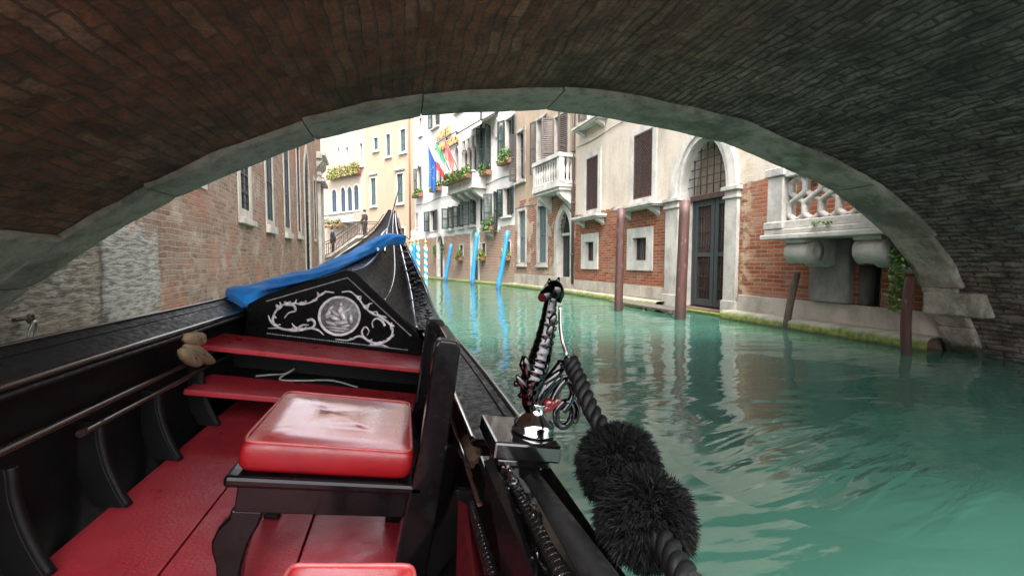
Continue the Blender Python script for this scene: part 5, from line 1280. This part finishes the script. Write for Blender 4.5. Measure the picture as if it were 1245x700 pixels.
# ------------------------------------------------------------------ blue cover, cloths, cable
def blue():
    t = NT('blue_canvas'); c = t.coord(); n = t.noise(c, 6, 5)
    return t.out(Base_Color=t.mix(t.ramp(n, .35, .7), (.006, .17, .56), (.010, .27, .74)), Roughness=.8, Normal=t.bump(t.noise(c, 25, 5), .006), Sheen_Weight=.2)
CP = [(284, 368, 3.06, .065), (298, 361, 3.12, .105), (330, 351, 3.3, .088), (370, 339, 3.5, .068), (405, 325, 3.7, .060), (432, 312, 3.9, .056), (448, 302, 4.05, .066), (470, 292, 4.15, .060), (492, 291, 4.22, .034)]
pts = [g_at(x, y, 1, v) for x, y, v, r_ in CP]; o0 = pts[0].copy()
tp = thing('cover_cloth', 'bright blue canvas cover rolled along the left foredeck edge', 'canvas cover', gworld(*o0), (0, HEEL, 0))
P = spline([p - o0 for p in pts], 8); n = len(P); rows = []
for i, p in enumerate(P):
    r_ = lerp_table([(k, c_[3]) for k, c_ in enumerate(CP)], i * (len(CP) - 1) / (n - 1))[0]
    d = (P[min(i + 1, n - 1)] - P[max(i - 1, 0)]).normalized(); e1 = V((1, 0, .55)); e1 = (e1 - d * e1.dot(d)).normalized(); e2 = d.cross(e1)
    row = []
    for j in range(33):
        a = 2 * pi * j / 32
        f = 1 + .28 * NZ.noise(V((i * .12, cos(a) * 1.3, sin(a) * 1.3))) + .13 * sin(a * 3 + i * .22) + .20 * abs(NZ.noise(V((i * .22, cos(a) * 2.8 + i * .05, sin(a) * 2.8)))) + .07 * sin(a * 7 - i * .35)
        row.append(p + e1 * cos(a) * r_ * 1.15 * f + e2 * sin(a) * r_ * .75 * f)
    rows.append(row)
b = MB(); b.grid(rows, 0, True); b.face(rows[0][:-1]); b.face(rows[-1][:-1]); b.build('rolled_canvas', blue(), tp)
b = MB(); b.tube([g_at(300, 352, 1, 3.12) - o0, g_at(296, 372, 1, 3.08) - o0, g_at(272, 378, 1, 3.05) - o0, g_at(262, 384, 1, 3.0) - o0], .006, 6); b.build('tie', M['ropeblk'], tp)
gl0 = g_at(235, 425, 0, -.565); gt = thing('gloves', 'pair of beige work gloves tucked behind the left side rail', 'gloves', gworld(*gl0), (0, HEEL, 0))
M['suede'] = simple('beige_suede', (.27, .20, .12), .9, 0, .25, 30, .003)
for parts in ([((225, 405), (236, 403), (245, 405), (246, 415), (240, 420), (230, 420), (223, 414))], [((223, 419), (231, 416), (240, 420), (248, 427), (256, 435), (258, 441), (250, 443), (241, 439), (231, 433), (225, 427)), ((216, 424), (222, 421), (229, 429), (237, 436), (240, 443), (233, 446), (224, 441), (217, 433))]):
    b = MB()
    for k, pl_ in enumerate(parts):
        Q = [g_at(x, y, 0, -.56) - gl0 for x, y in pl_]; Q = [p for p in spline([(q.x, q.y, q.z) for q in Q + Q[:1]], 4)][:-1]; cq = sum(Q, V((0, 0, 0))) / len(Q)
        rings = []
        for d, sc_ in ((-.018, .5), (-.014, .85), (0, 1.0), (.014, .97), (.024, .80), (.029, .45), (.030, .1)):
            rings.append([cq + (q - cq) * sc_ + V((d + .006 * k + .005 * NZ.noise(V((q.y * 40, q.z * 40, k))) * (d > 0), 0, 0)) for q in Q]); rings[-1].append(rings[-1][0])
        b.grid(rings, 0, True)
    b.build('glove', M['suede'], gt)
cb0 = V((-.25, 2.78, .172)); ct = thing('cable', 'loose pale cable lying in the dark locker under the thwart', 'cable', gworld(*cb0), (0, HEEL, 0))
b = MB(); b.tube(spline([(-.15, 0, .005), (-.08, .06, .006), (0, .02, .03), (.03, .08, .05), (-.02, -.02, .006), (.1, .0, .006), (.25, .06, .006), (.4, -.03, .006)], 6), .006, 6); b.build('flex', simple('pale_cable', (.35, .34, .31), .6), ct)
rg0 = g_at(572, 548, 0, .60); rt_ = thing('rag', 'crumpled brown and beige rag stuffed behind the armrest', 'rag', gworld(*rg0), (0, HEEL, 0))
b = MB(); b.ball((0, 0, 0), (.035, .075, .04), 20, 14, fn=lambda d: 1 + .35 * NZ.noise(d * 2.6) + .15 * NZ.noise(d * 7)); b.build('cloth', simple('brown_rag', (.15, .095, .06), .9, 0, .6, 14, .004), rt_)
